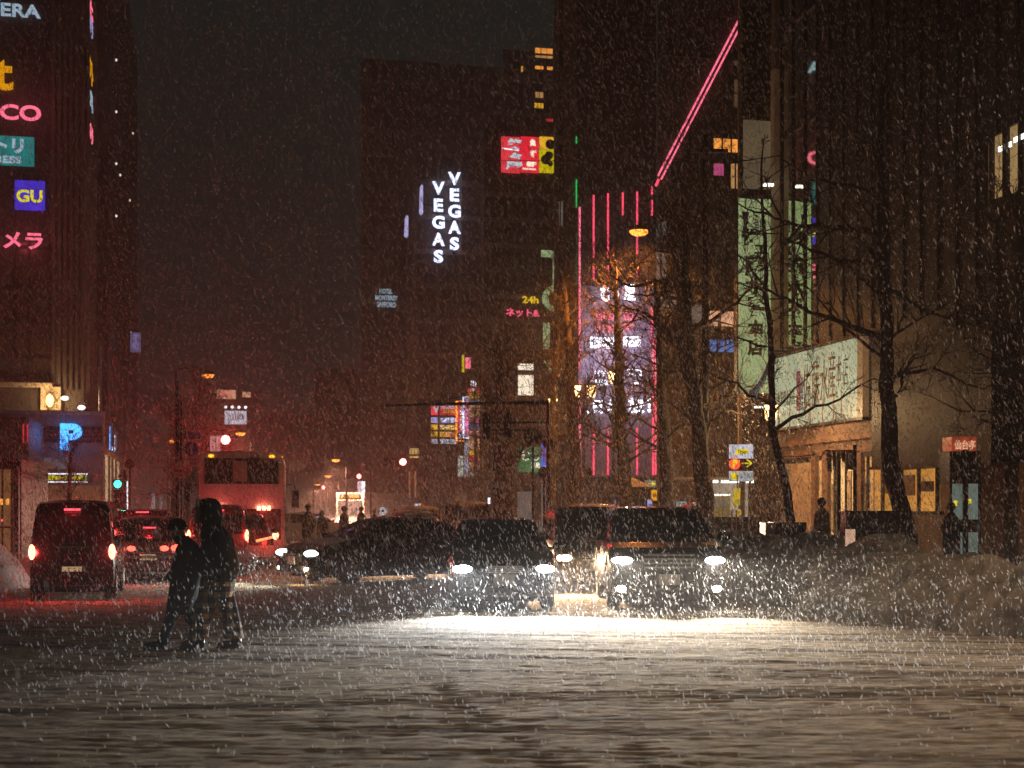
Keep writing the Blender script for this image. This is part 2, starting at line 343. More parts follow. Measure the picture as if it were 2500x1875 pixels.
RS, LS, BK = 19.2, -8.0, 10.0      # right facade line, left facade line, right kerb
def slab(name, s0, t0, s1, t1, z0, z1, mat):
    o = part(name, MB().box(s0, t0, z0, s1, t1, z1), mat, None); o.rotation_euler = (0,0,TH); o['kind'] = 'structure'; return o
slab('pavement', BK+.6, 10, RS+30, 400, -.1, .15, M['walk']).name = 'pavement_right'
slab('pavement', LS-60, 96, LS+3.2, 400, -.1, .15, M['walk']).name = 'pavement_left'
slab('kerb', BK+.42, 10, BK+.6, 400, -.1, .14, M['concrete']).name = 'kerb_right'

def bank(name, label, S0, S1, T0, T1, hfun, ns=50, nt_=300, mat=None, group=None):
    a = np.linspace(0, 1, ns); b = np.linspace(T0, T1, nt_); A, B = np.meshgrid(a, b)
    s0 = S0 if callable(S0) else (lambda t: S0); s1 = S1 if callable(S1) else (lambda t: S1)
    s_ = np.vectorize(s0)(B)*(1-A)+np.vectorize(s1)(B)*A
    prof = np.clip(A/.22, 0, 1)**.6*np.clip((1-A)/.35, 0, 1)**.7
    h = hfun(B)*prof
    n1 = vnoise(s_*2.2, B*1.6, 21)-.5; n2 = vnoise(s_*6, B*4.5, 22)-.5; n3 = vnoise(B*5.5, s_*1.2, 23)-.5; n4 = vnoise(s_*14, B*11, 24)-.5
    face = np.clip(1-np.abs(A-.12)/.16, 0, 1)
    h = h*(1+.3*n1)+prof*(.10*n1+.08*n2+.05*n4); s_ = s_+face*(.14*n3+.18*(vnoise(B*4, h*6, 25)-.5)+.09*(vnoise(B*10, h*14, 26)-.5)); h = np.where(prof > 0, np.maximum(h, -.04), -.15)
    Xw = s_*CT-B*SN; Yw = s_*SN+B*CT
    o = grid_object(name, Xw, Yw, h, mat or M['bank'], '')
    del o['kind']
    return tag(o, label, 'snow bank', group)
def bh(t):
    return .80+.10*np.sin(t*.9+1)+.08*np.sin(t*2.1)+.1*np.clip((t-18)/10, 0, 1)+.22*np.exp(-((t-15.5)/1.3)**2)
bank('snow_bank', 'long grey ploughed snow bank with ragged clumpy face along the right kerb', lambda t: 9.1+.035*(t-17)+(1.3*max(0,(18.5-t)/4)), lambda t: 12.9, 12.5, 46, bh, 70, 620)
def mound(name, label, px, Y, r, h, ry=None, mat=None, seed=3):
    c = G(px, Y); ry = ry or r; n = 40; th = np.linspace(0, 2*np.pi, n+1); rr = np.linspace(0, 1, 16); A, Rr = np.meshgrid(th, rr)
    Xx = c.x+r*Rr*np.cos(A)*(1+.12*np.sin(3*A+seed)); Yy = c.y+ry*Rr*np.sin(A)*(1+.12*np.sin(3*A+seed))
    Zz = h*(np.cos(Rr*np.pi/2)**1.2)*(1+.25*(vnoise(Xx*2, Yy*2, seed)-.5))+.08*(vnoise(Xx*5, Yy*5, seed+1)-.5)-.05*Rr
    o = grid_object(name, Xx, Yy, Zz, mat or M['bank'], ''); del o['kind']; return tag(o, label, 'snow bank')
mound('snow_heap', 'tall pointed snow heap in front of the lit shop door beside the black planter', 1985, 29.5, 1.75, 1.27, 1.3)
mound('snow_heap', 'rounded orange-lit snow heap left of the black planter behind the big car', 1825, 31.5, 1.1, 1.02, 1.0, seed=5)
mound('snow_heap', 'snow heap at the left edge of the photo beside the black van', -30, 29.5, 1.0, 1.0, 1.2, M['freshsnow'], 9)
mound('snow_heap', 'dark snow heap at the far right end of the bank', 2420, 20.0, 1.2, .98, .8, seed=12)

# ================================================================ BUILDINGS
def building(name, label, s0, s1, t0, t1, h, mat, z0=0, cat='building'):
    o = thing(name, label, cat, St(s0, t0, z0), TH)
    b = s0*t1/t0-s0+.02 if s0 > 0 else 0; w_ = max(s1-s0, b+.3); d = t1-t0; H = h-z0      # street wall of the right-hand blocks falls back from the kerb
    part('wall', MB().add([(0,0,0),(s1-s0,0,0),(w_,d,0),(b,d,0),(0,0,H),(s1-s0,0,H),(w_,d,H),(b,d,H)], [(0,3,2,1),(4,5,6,7),(0,1,5,4),(1,2,6,5),(2,3,7,6),(3,0,4,7)]), mat, o)
    return o
def win_mesh(w, h, nx, ny, fr=.05, dep=.12, mull=.05):
    f = MB(); f.box(-fr, -dep, -fr, 0, 0, h+fr); f.box(w, -dep, -fr, w+fr, 0, h+fr); f.box(0, -dep, -fr, w, 0, 0); f.box(0, -dep, h, w, 0, h+fr)
    for i in range(1, nx): f.box(w*i/nx-mull/2, -dep*.8, 0, w*i/nx+mull/2, -.02, h)
    for j in range(1, ny): f.box(0, -dep*.7, h*j/ny-mull/2, w, -.03, h*j/ny+mull/2)
    return f
def windows(o, cells, mats, nx=2, ny=1, side=False):
    # cells: (x, z, w, h, matkey) on the building's front face (or its left street face when side=True)
    cache = {}
    for x, z, w_, h_, mk in cells:
        key = (round(w_, 2), round(h_, 2))
        if key not in cache: cache[key] = (win_mesh(w_, h_, nx, ny).mesh('window'), MB().box(0, -.03, 0, w_, -.005, h_).mesh('pane'))
        if not cache[key][0].materials: cache[key][0].materials.append(M['frame'])
        f = bpy.data.objects.new('window', cache[key][0]); COL.objects.link(f); f.parent = o
        pm = cache[key][1].copy() if cache[key][1].users > 0 and (not cache[key][1].materials or cache[key][1].materials[0] != mats[mk]) else cache[key][1]
        pm.materials.clear(); pm.materials.append(mats[mk])
        p = bpy.data.objects.new('pane', pm); COL.objects.link(p); p.parent = f
        if side: f.location = (-.0, x, z); f.rotation_euler = (0, 0, -math.pi/2)
        else: f.location = (x, 0, z)
MM = dict(M); MM.update({'e_'+k: v for k, v in E_.items()})
def fwin(o, t, px0, py0, px1, py1, mk, nx=2, ny=1, sb=None):
    s0, z0, w_, h_ = rect(px0, py0, px1, py1, t)
    windows(o, [(s0-sb, z0-o.location.z, w_, h_, mk)], MM, nx, ny)

# --- right: glass fronted building with the big lit sign
t1905 = st(1905, s=RS)[1]; t2125 = st(2125, s=RS)[1]
rb1 = thing('glass_building', 'dark glass fronted building over the lit shop, right of the lit banner', 'building', St(RS, 26, 0), TH)
L1 = t1905-26
part('wall', MB().box(.12, 0, 4.2, 16, L1, 46), M['dwall'], rb1)
part('wall', MB().box(3.2, 0, 0, 16, L1, 4.2).box(.1, 5.5, 0, .5, 8.0, 4.2).box(.1, 0, 0, .5, .6, 4.2), M['brown'], rb1, label='brown ground floor wall recessed behind the shop windows')
Lm = st(1988, s=RS)[1]-26
part('glass_facade', MB().box(.04, Lm, 6.9, .12, L1, 44), M['mirror'], rb1)
part('glass_facade', MB().box(.04, 0, 4.2, .12, Lm, 44), M['dwall'], rb1)
mu = MB(); y = 0.0
while y < L1: mu.box(-.02, y-.03, 4.2 if y < 8 else 6.9, .04, y+.03, 44); y += .95
for z in np.arange(10.5, 44, 3.6): mu.box(-.03, 0, z, .03, L1, z+.18)
part('mullions', mu, M['frame'], rb1)
part('corner_column', MB().box(-.22, L1, 4.3, .2, L1+.3, 16.5), M['cream'], rb1)
part('corner_column', MB().box(-.2, L1, 16.5, .2, L1+.3, 46), M['ribs'], rb1)
part('fascia', MB().box(-.08, 8.6, 3.7, .1, L1, 4.22), M['brown'], rb1)
# lit upper windows near the right edge
for (a, b, ya, yb) in ((2436, 2462, 335, 490), (2473, 2500, 312, 478), (2420, 2430, 350, 500)):
    sa, ta, Ya = st(a, s=RS); sb_, tb, Yb = st(b, s=RS); z0 = Z(yb, Ya); z1 = Z(ya, Ya)
    f = part('window', win_mesh(ta-tb, z1-z0, 1, 1), M['frame'], rb1); f.location = (-.05, ta-26, z0); f.rotation_euler = (0, 0, -math.pi/2)
    p = part('pane', MB().box(0, -.03, 0, ta-tb, -.005, z1-z0), E_['dimwarm'] if a < 2430 else em('upper_window', (1, .62, .25), .32, mottled=1), f)
    if a > 2430: part('ceiling_tube', MB().box(.2, -.06, z1-z0-.42, .75, -.035, z1-z0-.3), E_['tube'], f)

# shop front on the ground floor of that building (parts set into the facade)
def fpart(name, pa, pb_, ya, yb, mat, off=0.0, th=.06, par=rb1, o0=26, label=None):
    # a panel on the street facade s=RS between photo columns pa..pb_
    sa, ta, Ya = st(pa, s=RS+off); sb2, tb, Yb = st(pb_, s=RS+off); Ym = (Ya+Yb)/2
    z1 = Z(ya, Ym); z0 = max(.12, Z(yb, Ym)) if yb is not None else .15
    return part(name, MB().box(off, min(ta, tb)-o0, z0, off+th, max(ta, tb)-o0, z1), mat, par, label=label)
fpart('shop_wall', 1915, 1990, 1130, None, M['cream'], .12, .1)
fpart('shop_window', 1981, 2006, 1125, None, E_['shop'], .15)
fpart('shop_window', 2023, 2082, 1110, None, em('bright_shop', (1,.55,.2), 1.15, True, mottled=.7), .15)
fpart('shop_window', 2104, 2128, 1112, 1250, E_['shop'], .15)
fpart('shop_window', 2135, 2290, 1135, 1252, em('amber_shop', (1,.42,.07), .55, mottled=.5), .15)
fpart('wall_pier', 2006, 2020, 1100, None, M['brown'], .02, .2); fpart('wall_pier', 2084, 2102, 1100, None, M['brown'], .02, .2)
fpart('wall_pier', 1990, 1980, 1100, None, M['brown'], .02, .2); fpart('wall_panel', 1912, 2130, 1045, 1112, M['brown'], .02, .12)
for px in (2150, 2196, 2238, 2283): fpart('window_mullion', px, px+3, 1137, 1252, M['frame'], .06, .1)
for a, b, y0, y1 in ((2160, 2190, 1165, 1205), (2204, 2232, 1160, 1210), (2244, 2278, 1175, 1200)): fpart('display_panel', a, b, y0, y1, M['brown'], .1, .03)
for a, b, y0, y1 in ((2028, 2033, 1180, 1300), (2068, 2078, 1150, 1310), (2108, 2113, 1180, 1250)): fpart('display_panel', a, b, y0, y1, M['cream'], .1, .03)
fpart('window_sill', 2132, 2292, 1248, 1256, M['frame'], .02, .16)
for px in (2035, 2062, 2115): fpart('door_frame', px, px+3, 1112, None, M['frame'], .08, .08)
fpart('ceiling_beam', 2023, 2128, 1108, 1118, M['frame'], .04, .1)
# rooftop-high projecting dark box further right
sA, tA, YA = st(2128, s=RS-1.0); sB, tB, YB = st(2420, s=RS-1.0)
db = thing('projecting_sign_box', 'huge unlit dark sign box jutting out over the pavement right of the lit sign', 'sign box', St(RS-1.0, tB, 0), TH)
part('box', MB().box(0, 0, Z(1140, YA), .95, tA-tB, Z(855, YA)), M['dwall'], db); part('frame', MB().box(-.04, -.04, Z(1140, YA)-.08, 1.0, tA-tB+.04, Z(1140, YA)-.002), M['frame'], db)

# --- big lit wood-grain sign panel over the shop
zb, zt = Z(1048, Yat(1905, s=RS)), Z(878, Yat(1905, s=RS))
bs = thing('shop_sign', 'wide pale green lit sign with brown stylised lettering above the orange shop doors', 'sign', St(RS-.25, t1905, 0), TH-math.pi/2)
wS = t1905-t2125                      # local x runs towards the camera
part('panel', MB().box(0, 0, zb, wS-.35, .2, zt), E_['gsign'], bs)
part('end_panel', MB().box(wS-.35, 0, zb, wS, .2, zt), em('sign_end', (.5,.25,.1), .35), bs)
part('frame', MB().box(-.06,-.03,zb-.08,wS+.05,.22,zb-.002).box(-.06,-.03,zt+.002,wS+.05,.22,zt+.1).box(-.06,-.03,zb,-.002,.22,zt), M['frame'], bs)
H_ = zt-zb
cols = [('佐', .37, .085), ('藤', .47, .085), ('水', .565, .085), ('産', .65, .08), ('本', .74, .06), ('店', .81, .06)]
inkb = pb('brown_ink', (.10, .04, .01), .8)
for ch, x, w_ in cols[:4]: letter(bs, 'lettering', ch, x*wS, -.01, zb+H_*(.22 if x < .6 else .3), w_*wS, H_*.6, inkb, -.005, .01)
for ch, x, w_ in cols[4:]: letter(bs, 'lettering', ch, x*wS, -.01, zb+H_*.42, w_*wS*.8, H_*.4, inkb, -.01, .01)
emb = MB().box(.29*wS, -.012, zb+.2*H_, .335*wS, -.001, zb+.75*H_); part('emblem', emb, M['purple'], bs)
letter(bs, 'lettering', '漁', .34*wS-.02, -.014, zb+.2*H_, .03*wS+.05, .5*H_, M['purple'], -.01, .01)
letter(bs, 'lettering', '海鮮料理北海道', .03*wS, -.01, zb+.3*H_, .24*wS, .22*H_, M['ink'], -.012, .01)
rust = MB()
for x in (.06, .2, .44, .58, .7, .78): rust.poly([(x*wS, zb+.01), (x*wS+.09, zb+.01), (x*wS+.05, zb+H_*random.uniform(.3,.8))], -.006, -.001)
part('rust_streaks', rust, pb('rust', (.2,.11,.03), .9), bs)
sp = MB()
for x in (1.2, 2.0, 2.8): sp.box(x, -.5, zt+.1, x+.12, .1, zt+.16)
part('sign_lamp_bracket', sp, M['frame'], bs)

# --- vertical banner with calligraphy (reflected in the glass building)
tb_ = 45.6
bo, bw, bhh = sign('vertical_banner', 'tall pale green lit banner with black brush calligraphy and a purple emblem', 'banner', 1802, 485, 1888, 960, tb_, E_['banner'], th=.25)
inkm = M['ink']
for ch, x, z, w_, h_ in (('佐', .12, .765, .42, .075), ('工', .5, .725, .3, .04), ('藤', .22, .605, .52, .095), ('水', .22, .515, .5, .075), ('産', .26, .38, .44, .115), ('本', .3, .30, .36, .07), ('店', .3, .20, .34, .075)):
    letter(bo, 'lettering', ch, (x-.05)*bw, -.03, (z-.01)*bhh, w_*1.3*bw, h_*1.2*bhh, inkm, .05, .012)
part('emblem', MB().poly([(.1*bw, .82*bhh), (.3*bw, .82*bhh), (.24*bw, .855*bhh), (.3*bw, .93*bhh), (.1*bw, .93*bhh), (.16*bw, .87*bhh)], -.03, -.002), M['purple'], bo)
letter(bo, 'lettering', '漁肆', .4*bw, -.03, .825*bhh, .38*bw, .075*bhh, M['purple'], .01, .012)
part('leaf_mark', MB().poly([(.09*bw,.78*bhh),(.24*bw,.8*bhh),(.36*bw,.835*bhh),(.28*bw,.79*bhh)], -.03, -.002), inkm, bo)
arc = MB(); arc2 = MB(); N = 14
pa = [(.98-.66*(i/N)**1.2, .02+.25*(1-(i/N))**1.7) for i in range(N+1)]
for k in range(N):
    (x0,z0),(x1,z1) = pa[k], pa[k+1]
    arc.poly([(x0*bw,z0*bhh),(x0*bw,(z0-.035)*bhh if z0>.05 else z0*bhh-.2),(x1*bw,(z1-.02)*bhh),(x1*bw,z1*bhh)], -.028, -.002)
    arc2.poly([(x0*bw,(z0-.036)*bhh),(x0*bw,(z0-.07)*bhh),(x1*bw,(z1-.04)*bhh),(x1*bw,(z1-.021)*bhh)], -.026, -.002)
part('purple_arc', arc, M['purple'], bo); part('blue_arc', arc2, pb('azure', (.05,.28,.6), .5), bo)
for px in (1848, 1795):
    s_, t_, Y_ = st(px, t=tb_-.9)
    if px == 1848:
        part('spot_lamp', MB().box(bw*.45, -.9, bhh+.25, bw*.72, -.75, bhh+.33), E_['tube'], bo)
        part('lamp_arm', MB().bar((bw*.58, -.75, bhh+.3), (bw*.58, .1, bhh+.3), .04), M['frame'], bo)
for x in (.28, .62): part('spot_lamp', MB().box(bw*x, -.7, -.55, bw*(x+.25), -.55, -.49), E_['tube'], bo); part('lamp_arm', MB().bar((bw*(x+.12), -.6, -.5), (bw*(x+.12), .1, -.3), .035), M['frame'], bo)
part('mount', MB().bar((bw, .1, bhh*.3), (bw+.35, .1, bhh*.3), .12).bar((bw, .1, bhh*.8), (bw+.35, .1, bhh*.8), .12), M['frame'], bo)

# --- building behind the banner (beige panel strip)
t3 = 50.0; s3 = st(1808, t=t3)[0]
rb3 = building('corner_tower', 'dark tower with one beige lit panel directly above the lit banner', s3, s3+9, t3, t3+6.5, 48, M['dwall'])
s_, z_, w_, h_ = rect(1814, 295, 1880, 462, t3); part('panel', MB().box(s_-s3, -.06, z_, s_-s3+w_, -.004, z_+h_), em('beige_panel', (.5,.36,.2), .2, mottled=.8), rb3)
ld = MB()
for py in (265, 344, 447, 118): 
    s_, z_, w_, h_ = rect(1881, py-2, 1893, py+1, t3); ld.box(s_-s3, -.35, z_, s_-s3+w_, -.05, z_+h_)
part('ledge_lamps', ld, em('ledge', (1,.6,.3), .7), rb3)
part('corner_pipe', MB().box(-.12,-.15,0,0,0,48), M['ribs'], rb3)
# --- windowed building with the diagonal neon
t2 = 58.0; s2 = st(1606, t=t2)[0]
rb2 = building('office_block', 'dark office block with a diagonal red neon line across its front', s2, s2+12, t2, t2+9, 44, M['wall'])
for a in ((1740,337,1806,373,'e_orwin',3,1),(1740,400,1766,430,'e_magenta',1,1),(1782,400,1806,462,'e_warm',2,1),(1790,143,1806,162,'e_dimwarm',1,1),(1790,195,1806,262,'e_dimwarm',1,2),
          (1680,745,1720,800,'e_greyw',1,1),(1725,760,1790,797,'e_peach',2,1),(1612,690,1650,760,'e_greyw',2,1),(1600,535,1625,580,'e_greyw',2,1),(1600,610,1626,680,'e_greyw',2,2),(1730,830,1790,860,'e_cblue',3,1),(1680,880,1720,940,'glass',2,1),(1640,400,1700,460,'glass',2,1),(1640,500,1700,560,'glass',2,1),(1640,600,1700,660,'glass',2,1)):
    fwin(rb2, t2, *a[:4], a[4], a[5], a[6], sb=s2)
def neon(o, sb, t, pts, mat, r=.05, off=-.18, samp=None):
    v = []
    for px, py in pts:
        s_, _, Y_ = st(px, t=t); v.append((s_-sb, off, Z(py, Y_)))
    return part('neon_tube', MB().tube(v, r, 6), mat, o)
neon(rb2, s2, t2, [(1805, 42), (1603, 432)], E_['redw'], .045); neon(rb2, s2, t2, [(1813, 50), (1611, 440)], E_['redw'], .04)
neon(rb2, s2, t2, [(1605, 440), (1598, 456)], E_['red'], .06)
fl = MB()
for z in np.arange(4, 44, 3.4): fl.box(-.02, -.1, z, 12, -.002, z+.35)
part('floor_bands', fl, M['dwall'], rb2)
# --- neon sign building
t4 = 70.0; s4 = st(1409, t=t4)[0]; s4b = st(1602, t=t4)[0]; h4 = Z(445, Yat(1500, t=t4))
nb = building('neon_building', 'pachinko style building with vertical red neon tubes and stacked white lit signs', s4, s4b, t4, t4+11, 52, M['dwall'])
s_, z_, w_, h_ = rect(1411, 700, 1600, 1165, t4)
part('lit_facade', MB().box(.05, -.05, z_, s4b-s4-.03, -.004, z_+h_), pb('grey_mauve_facade', (.22,.19,.24), .6, noise=.2, nscale=2), nb)
for px, segs in ((1413, ((507, 905), (930, 1160))), (1447, ((478, 630), (650, 684), (1045, 1160))), (1482, ((474, 630), (650, 682), (1045, 1160))), (1518, ((472, 527),)), (1553, ((470, 622), (660, 680), (1045, 1160))), (1589, ((457, 478), (490, 528), (750, 830))), (1592, ((828, 1160),)), (1598, ((828, 1160),))):
    for a, b in segs: neon(nb, s4, t4, [(px, a), (px, b)], E_['red'] if px != 1413 else E_['redw'], .05)
s5g, = [s4]
for a, b in ((335, 350), (440, 512)): pass
zs = []
def onface(o, sb, t, body, px0, py0, px1, py1, mat, bold=.03):
    s_, z_, w_, h_ = rect(px0, py0, px1, py1, t); return letter(o, 'lettering', body, s_-sb, -.22, z_, w_, h_, mat, bold, .05)
def msign(name, label, t, items, cat='sign'):
    a = items[0]; s_, z_, w_, h_ = rect(*a[1:5], t); o = thing(name, label, cat, St(s_, t-.2, z_), TH)
    for body, x0, y0, x1, y1, mat in items:
        sa, za, wa, ha = rect(x0, y0, x1, y1, t)
        if body is None: part('light_panel', MB().box(sa-s_, -.1, za-z_, sa-s_+wa, 0, za-z_+ha), mat, o)
        else: letter(o, 'lettering', body, sa-s_, -.12, za-z_, wa, ha, mat, .03, .05)
    return o
lw = E_['blue']; lw2 = em('hot_white', (.86,.85,1), 4, samp=False)
msign('lit_sign', 'topmost white lit kana lettering between the red neon tubes', t4, [('む', 1462, 700, 1486, 738, lw2), ('の', 1496, 712, 1506, 732, lw2), ('里', 1519, 697, 1546, 735, lw2)])
msign('lit_sign', 'two lines of glowing red lettering on the neon building', t4, [('大谷地本', 1446, 763, 1503, 785, E_['redw']), ('店舗', 1516, 760, 1550, 785, E_['redw']), ('遊技会館', 1452, 793, 1502, 813, E_['redw']), ('営業', 1518, 791, 1546, 810, E_['redw'])])
msign('lit_sign', 'plain glowing white light bar below the red lettering', t4, [(None, 1438, 825, 1506, 851, lw2), (None, 1519, 823, 1560, 847, lw2)])
msign('lit_sign', 'two rows of white kana partly hidden behind the warm lantern', t4, [('パチ', 1443, 905, 1478, 922, lw2), ('スロ', 1524, 902, 1562, 920, lw2), ('設置', 1449, 928, 1480, 942, lw2), ('一台', 1526, 930, 1557, 942, lw2)])
msign('lit_sign', 'lowest row of large white lettering ending in an exclamation mark', t4, [('、', 1425, 1000, 1434, 1014, lw2), ('日', 1444, 979, 1466, 1010, lw2), ('大', 1474, 977, 1496, 1010, lw2), ('初', 1500, 977, 1512, 1008, lw2), ('旅', 1529, 972, 1568, 1010, lw2), ('!', 1576, 972, 1584, 1008, lw2)])
lamp('AREA', St(st(1500,t=t4)[0], t4-3.2, Z(860, 71.5)), 230, (.85,.7,1), size=4, rot=(math.pi/2, 0, TH)).data.shape = 'SQUARE'
# --- slim tower
t5 = 77.0; s5 = st(1352, t=t5)[0]; s5b = st(1412, t=t5)[0]
tw = building('slim_tower', 'slim dark tower rising out of the frame beside the green neon tube', s5, s5b+3, t5, t5+7, 60, M['dwall'])
part('stone_strip', MB().box(st(1376,t=t5)[0]-s5, -.12, 4, s5b-s5, -.004, 60), M['ribs'], tw)
for a, b in ((335, 352), (440, 508), (560, 700)): neon(tw, s5, t5, [(1407, a), (1407, b)], E_['green'] if a < 500 else em('dim_green', (0,.25,.06), .5), .08 if a < 500 else .04)
fwin(tw, t5, 1386, 462, 1397, 540, 'e_white', 1, 4, sb=s5)
for a in (640, 690, 750, 810, 880): fwin(tw, t5, 1380, a, 1392, a+30, 'e_palegreen', 1, 1, sb=s5)
fwin(tw, t5, 1354, 470, 1374, 552, 'e_greyw', 3, 1, sb=s5)
# --- building with pale green big letters, 24h signs and red roof sign
t6 = 97.5; s6 = st(1182, t=t6)[0]; h6 = Z(318, Yat(1260, t=t6))
cb = building('shopping_building', 'tall building carrying the red and yellow lightboxes and pale green letters', s6, s6+9, t6, t6+14, h6+.5, M['wall'])
bands = MB()
for py in range(480, 1200, 62):
    z = Z(py, 99.5); bands.box(-.02, -.06, z, 9, -.003, z+.35)
part('floor_bands', bands, M['concrete'], cb)
fwin(cb, t6, 1262, 888, 1302, 968, 'e_warmw', 1, 1, sb=s6)
for px in (1195, 1245, 1290):
    for py in (500, 562, 624): fwin(cb, t6, px, py, px+36, py+30, 'glass', 2, 1, sb=s6)
# side facade lightboxes
lb = thing('light_box_sign', 'red and yellow lightbox wall sign marked 8F high above the street', 'sign', St(*[st(1223, t=t6)[0], t6-.35], 0), TH)
sL = st(1223, t=t6)[0]
for (a, b, mats) in ((1223, 1267, (E_['redpanel'],)*3), (1270, 1313, (em('crimson_box', (1,.02,.05), 1, mottled=1),)*3), (1316, 1349, (E_['gold'], E_['yelpanel'], E_['yelpanel']))):
    for (ya, yb), m in zip(((337, 364), (367, 392), (396, 423)), mats):
        s_, z_, w_, h_ = rect(a, ya, b, yb, t6); part('light_panel', MB().box(s_-sL, 0, z_, s_-sL+w_, .3, z_+h_), m, lb)
def glyph(o, sL, t, body, box, mat, bold=.03): 
    s_, z_, w_, h_ = rect(*box, t); letter(o, 'lettering', body, s_-sL, -.01, z_, w_, h_, mat, bold, .04)
pw = em('pale_print', (.55,.72,.8), 1)
glyph(lb, sL, t6, '笑', (1236, 342, 1272, 366), pw, .05); glyph(lb, sL, t6, '々', (1238, 376, 1272, 392), pw, .06); glyph(lb, sL, t6, '屋', (1230, 398, 1274, 418), pw)
glyph(lb, sL, t6, '魚', (1290, 343, 1306, 360), E_['warmw'], .04); glyph(lb, sL, t6, '鮮', (1291, 370, 1306, 388), E_['warmw'], .04); glyph(lb, sL, t6, '8F', (1282, 398, 1306, 410), E_['warmw'], .06); glyph(lb, sL, t6, 'SAKANA', (1273, 413, 1306, 418), E_['warmw'])
dots = MB()
for k in range(12):
    s_, z_, w_, h_ = rect(1225+k*3.4, 363+k*.4, 1227.5+k*3.4, 366+k*.4, t6); dots.ball((s_-sL, -.05, z_), .05, 6, 4)
part('bulb_row', dots, E_['white'], lb)
fl2 = MB()
for px, py, r in ((1347, 355, .35), (1344, 382, .3), (1336, 392, .35), (1347, 402, .2)):
    s_, z_, _, _ = rect(px, py, px+1, py+1, t6); fl2.disc((s_-sL-.2, -.03, z_), r, 1, .03, 14)
part('flower_motif', fl2, pb('brown_print', (.1,.05,.02), .6), lb)
g6 = msign('letter_sign', 'column of huge pale green letters half hidden by the slim tower', t6-3, [('T', 1318, 614, 1394, 700, E_['palegreen']), ('O', 1320, 698, 1396, 764, E_['palegreen']), ('I I', 1323, 790, 1394, 855, E_['palegreen']), ('V', 1322, 880, 1396, 925, E_['palegreen'])])
msign('lit_sign', 'small yellow sign reading 24h above the pink kana', t6, [('24h', 1272, 725, 1312, 742, em('yel24', (1,.62,.02), .9))])
msign('lit_sign', 'small pink kana sign below the yellow 24h sign', t6, [('ネット&', 1233, 755, 1314, 775, E_['pink'])])
# hotel tower behind
t7 = 125.0; s7 = st(1226, t=t7)[0]
ht = building('hotel_tower', 'far high-rise with a few orange lit floors behind the red lightbox sign', s7, s7+12, t7, t7+14, 43, M['dwall'])
for a in ((1306,118,1349,132,'e_orwin',3,1),(1306,136,1349,143,'e_warm',3,1),(1306,162,1349,171,'e_orwin',3,1),(1306,225,1326,240,'e_warm',2,1),(1304,252,1328,265,'e_gold',3,1),(1272,162,1282,177,'e_gold',1,1),(1227,163,1232,172,'e_palegreen',1,1),(1330,290,1350,298,'e_dimred',3,1)): fwin(ht, t7, *a[:4], a[4], a[5], a[6], sb=s7)
# VEGAS building
t8 = 130.0; s8 = st(1010, t=t8)[0]
vb = building('sign_tower_building', 'dark building behind the pair of vertical VEGAS letter signs', s8, s8+14, t8, t8+20, Z(365, 133), M['wall'])
for px, y0, lab in ((1053, 447, 'lower left vertical column of white glowing VEGAS letters'), (1092, 424, 'upper right vertical column of white glowing VEGAS letters')):
    s_, z_, w_, h_ = rect(px, y0, px+30, y0+32, t8); o = thing('vertical_letter_sign', lab, 'letter sign', St(s_, t8-.5, Z(y0+200, 133)), TH)
    for k, ch in enumerate('VEGAS'):
        yy = y0+k*(41.5 if px == 1053 else 39.5); a, za, wa, ha = rect(px, yy, px+(30 if ch in 'VAG' else 22), yy+31, t8)
        me = text_mesh(ch, wa, ha, .15, .035); link('letter', me, E_['vegas'], o, ((30-(30 if ch in 'VAG' else 22))/2*.0384, 0, za-Z(y0+200, 133)))
    part('backing_rail', MB().box(.45, .2, -.3, .7, .45, 6.5), M['frame'], o)
for (px0, py0, px1, py1, m) in ((1028, 450, 1033, 520, 'vegas'), (991, 525, 997, 575, 'vegas')):
    s_, z_, w_, h_ = rect(px0, py0, px1, py1, t8-4); o = thing('blade_sign', f'thin white glowing sign edge {"beside the letter V" if px0 == 1028 else "further left of the VEGAS letters"}', 'sign', St(s_, t8-4, z_), TH)
    part('light_panel', MB().poly([(0, h_*.1), (w_, 0), (w_, h_*.95), (w_*.4, h_)], 0, 1.2), em('lilac_edge', (.55,.5,.9), 1), o); part('bracket', MB().box(w_, .2, h_*.3, w_+1.0, .4, h_*.34), M['frame'], o)
# Hotel Monterey tower
t9 = 190.0; s9 = st(880, t=t9)[0]
hm = building('hotel_building', 'distant tall hotel fading into the snow haze with a small white name sign', s9, s9+24, t9, t9+20, 62, M['wall'])
part('corner_strip', MB().box(st(992,t=t9)[0]-s9, -.8, 0, st(1010,t=t9)[0]-s9, -.01, 48), M['concrete'], hm)
ho = msign('hotel_sign', 'small white three line hotel name sign in the dark haze', t9, [('HOTEL', 924, 708, 955, 720, E_['pale']), ('MONTEREY', 914, 724, 968, 736, E_['pale']), ('SAPPORO', 918, 740, 964, 753, E_['pale'])])
ho.location = St(st(924,t=t9)[0], t9-.9, ho.location.z)
def fgrid(o, w_, h_, dx, dz, z0=6):
    g = MB()
    for z in np.arange(z0, h_, dz): g.box(0, -.14, z, w_, -.002, z+.5)
    for x in np.arange(0, w_, dx): g.box(x, -.10, z0, x+.28, -.003, h_)
    part('facade_grid', g, M['concrete'], o)
fgrid(hm, 24, 61, 2.4, 3.3); fgrid(vb, 14, Z(365, 133), 2.1, 3.2); fgrid(ht, 12, 42, 1.9, 3.1); fgrid(tw, 1.2, 58, .6, 3.2)
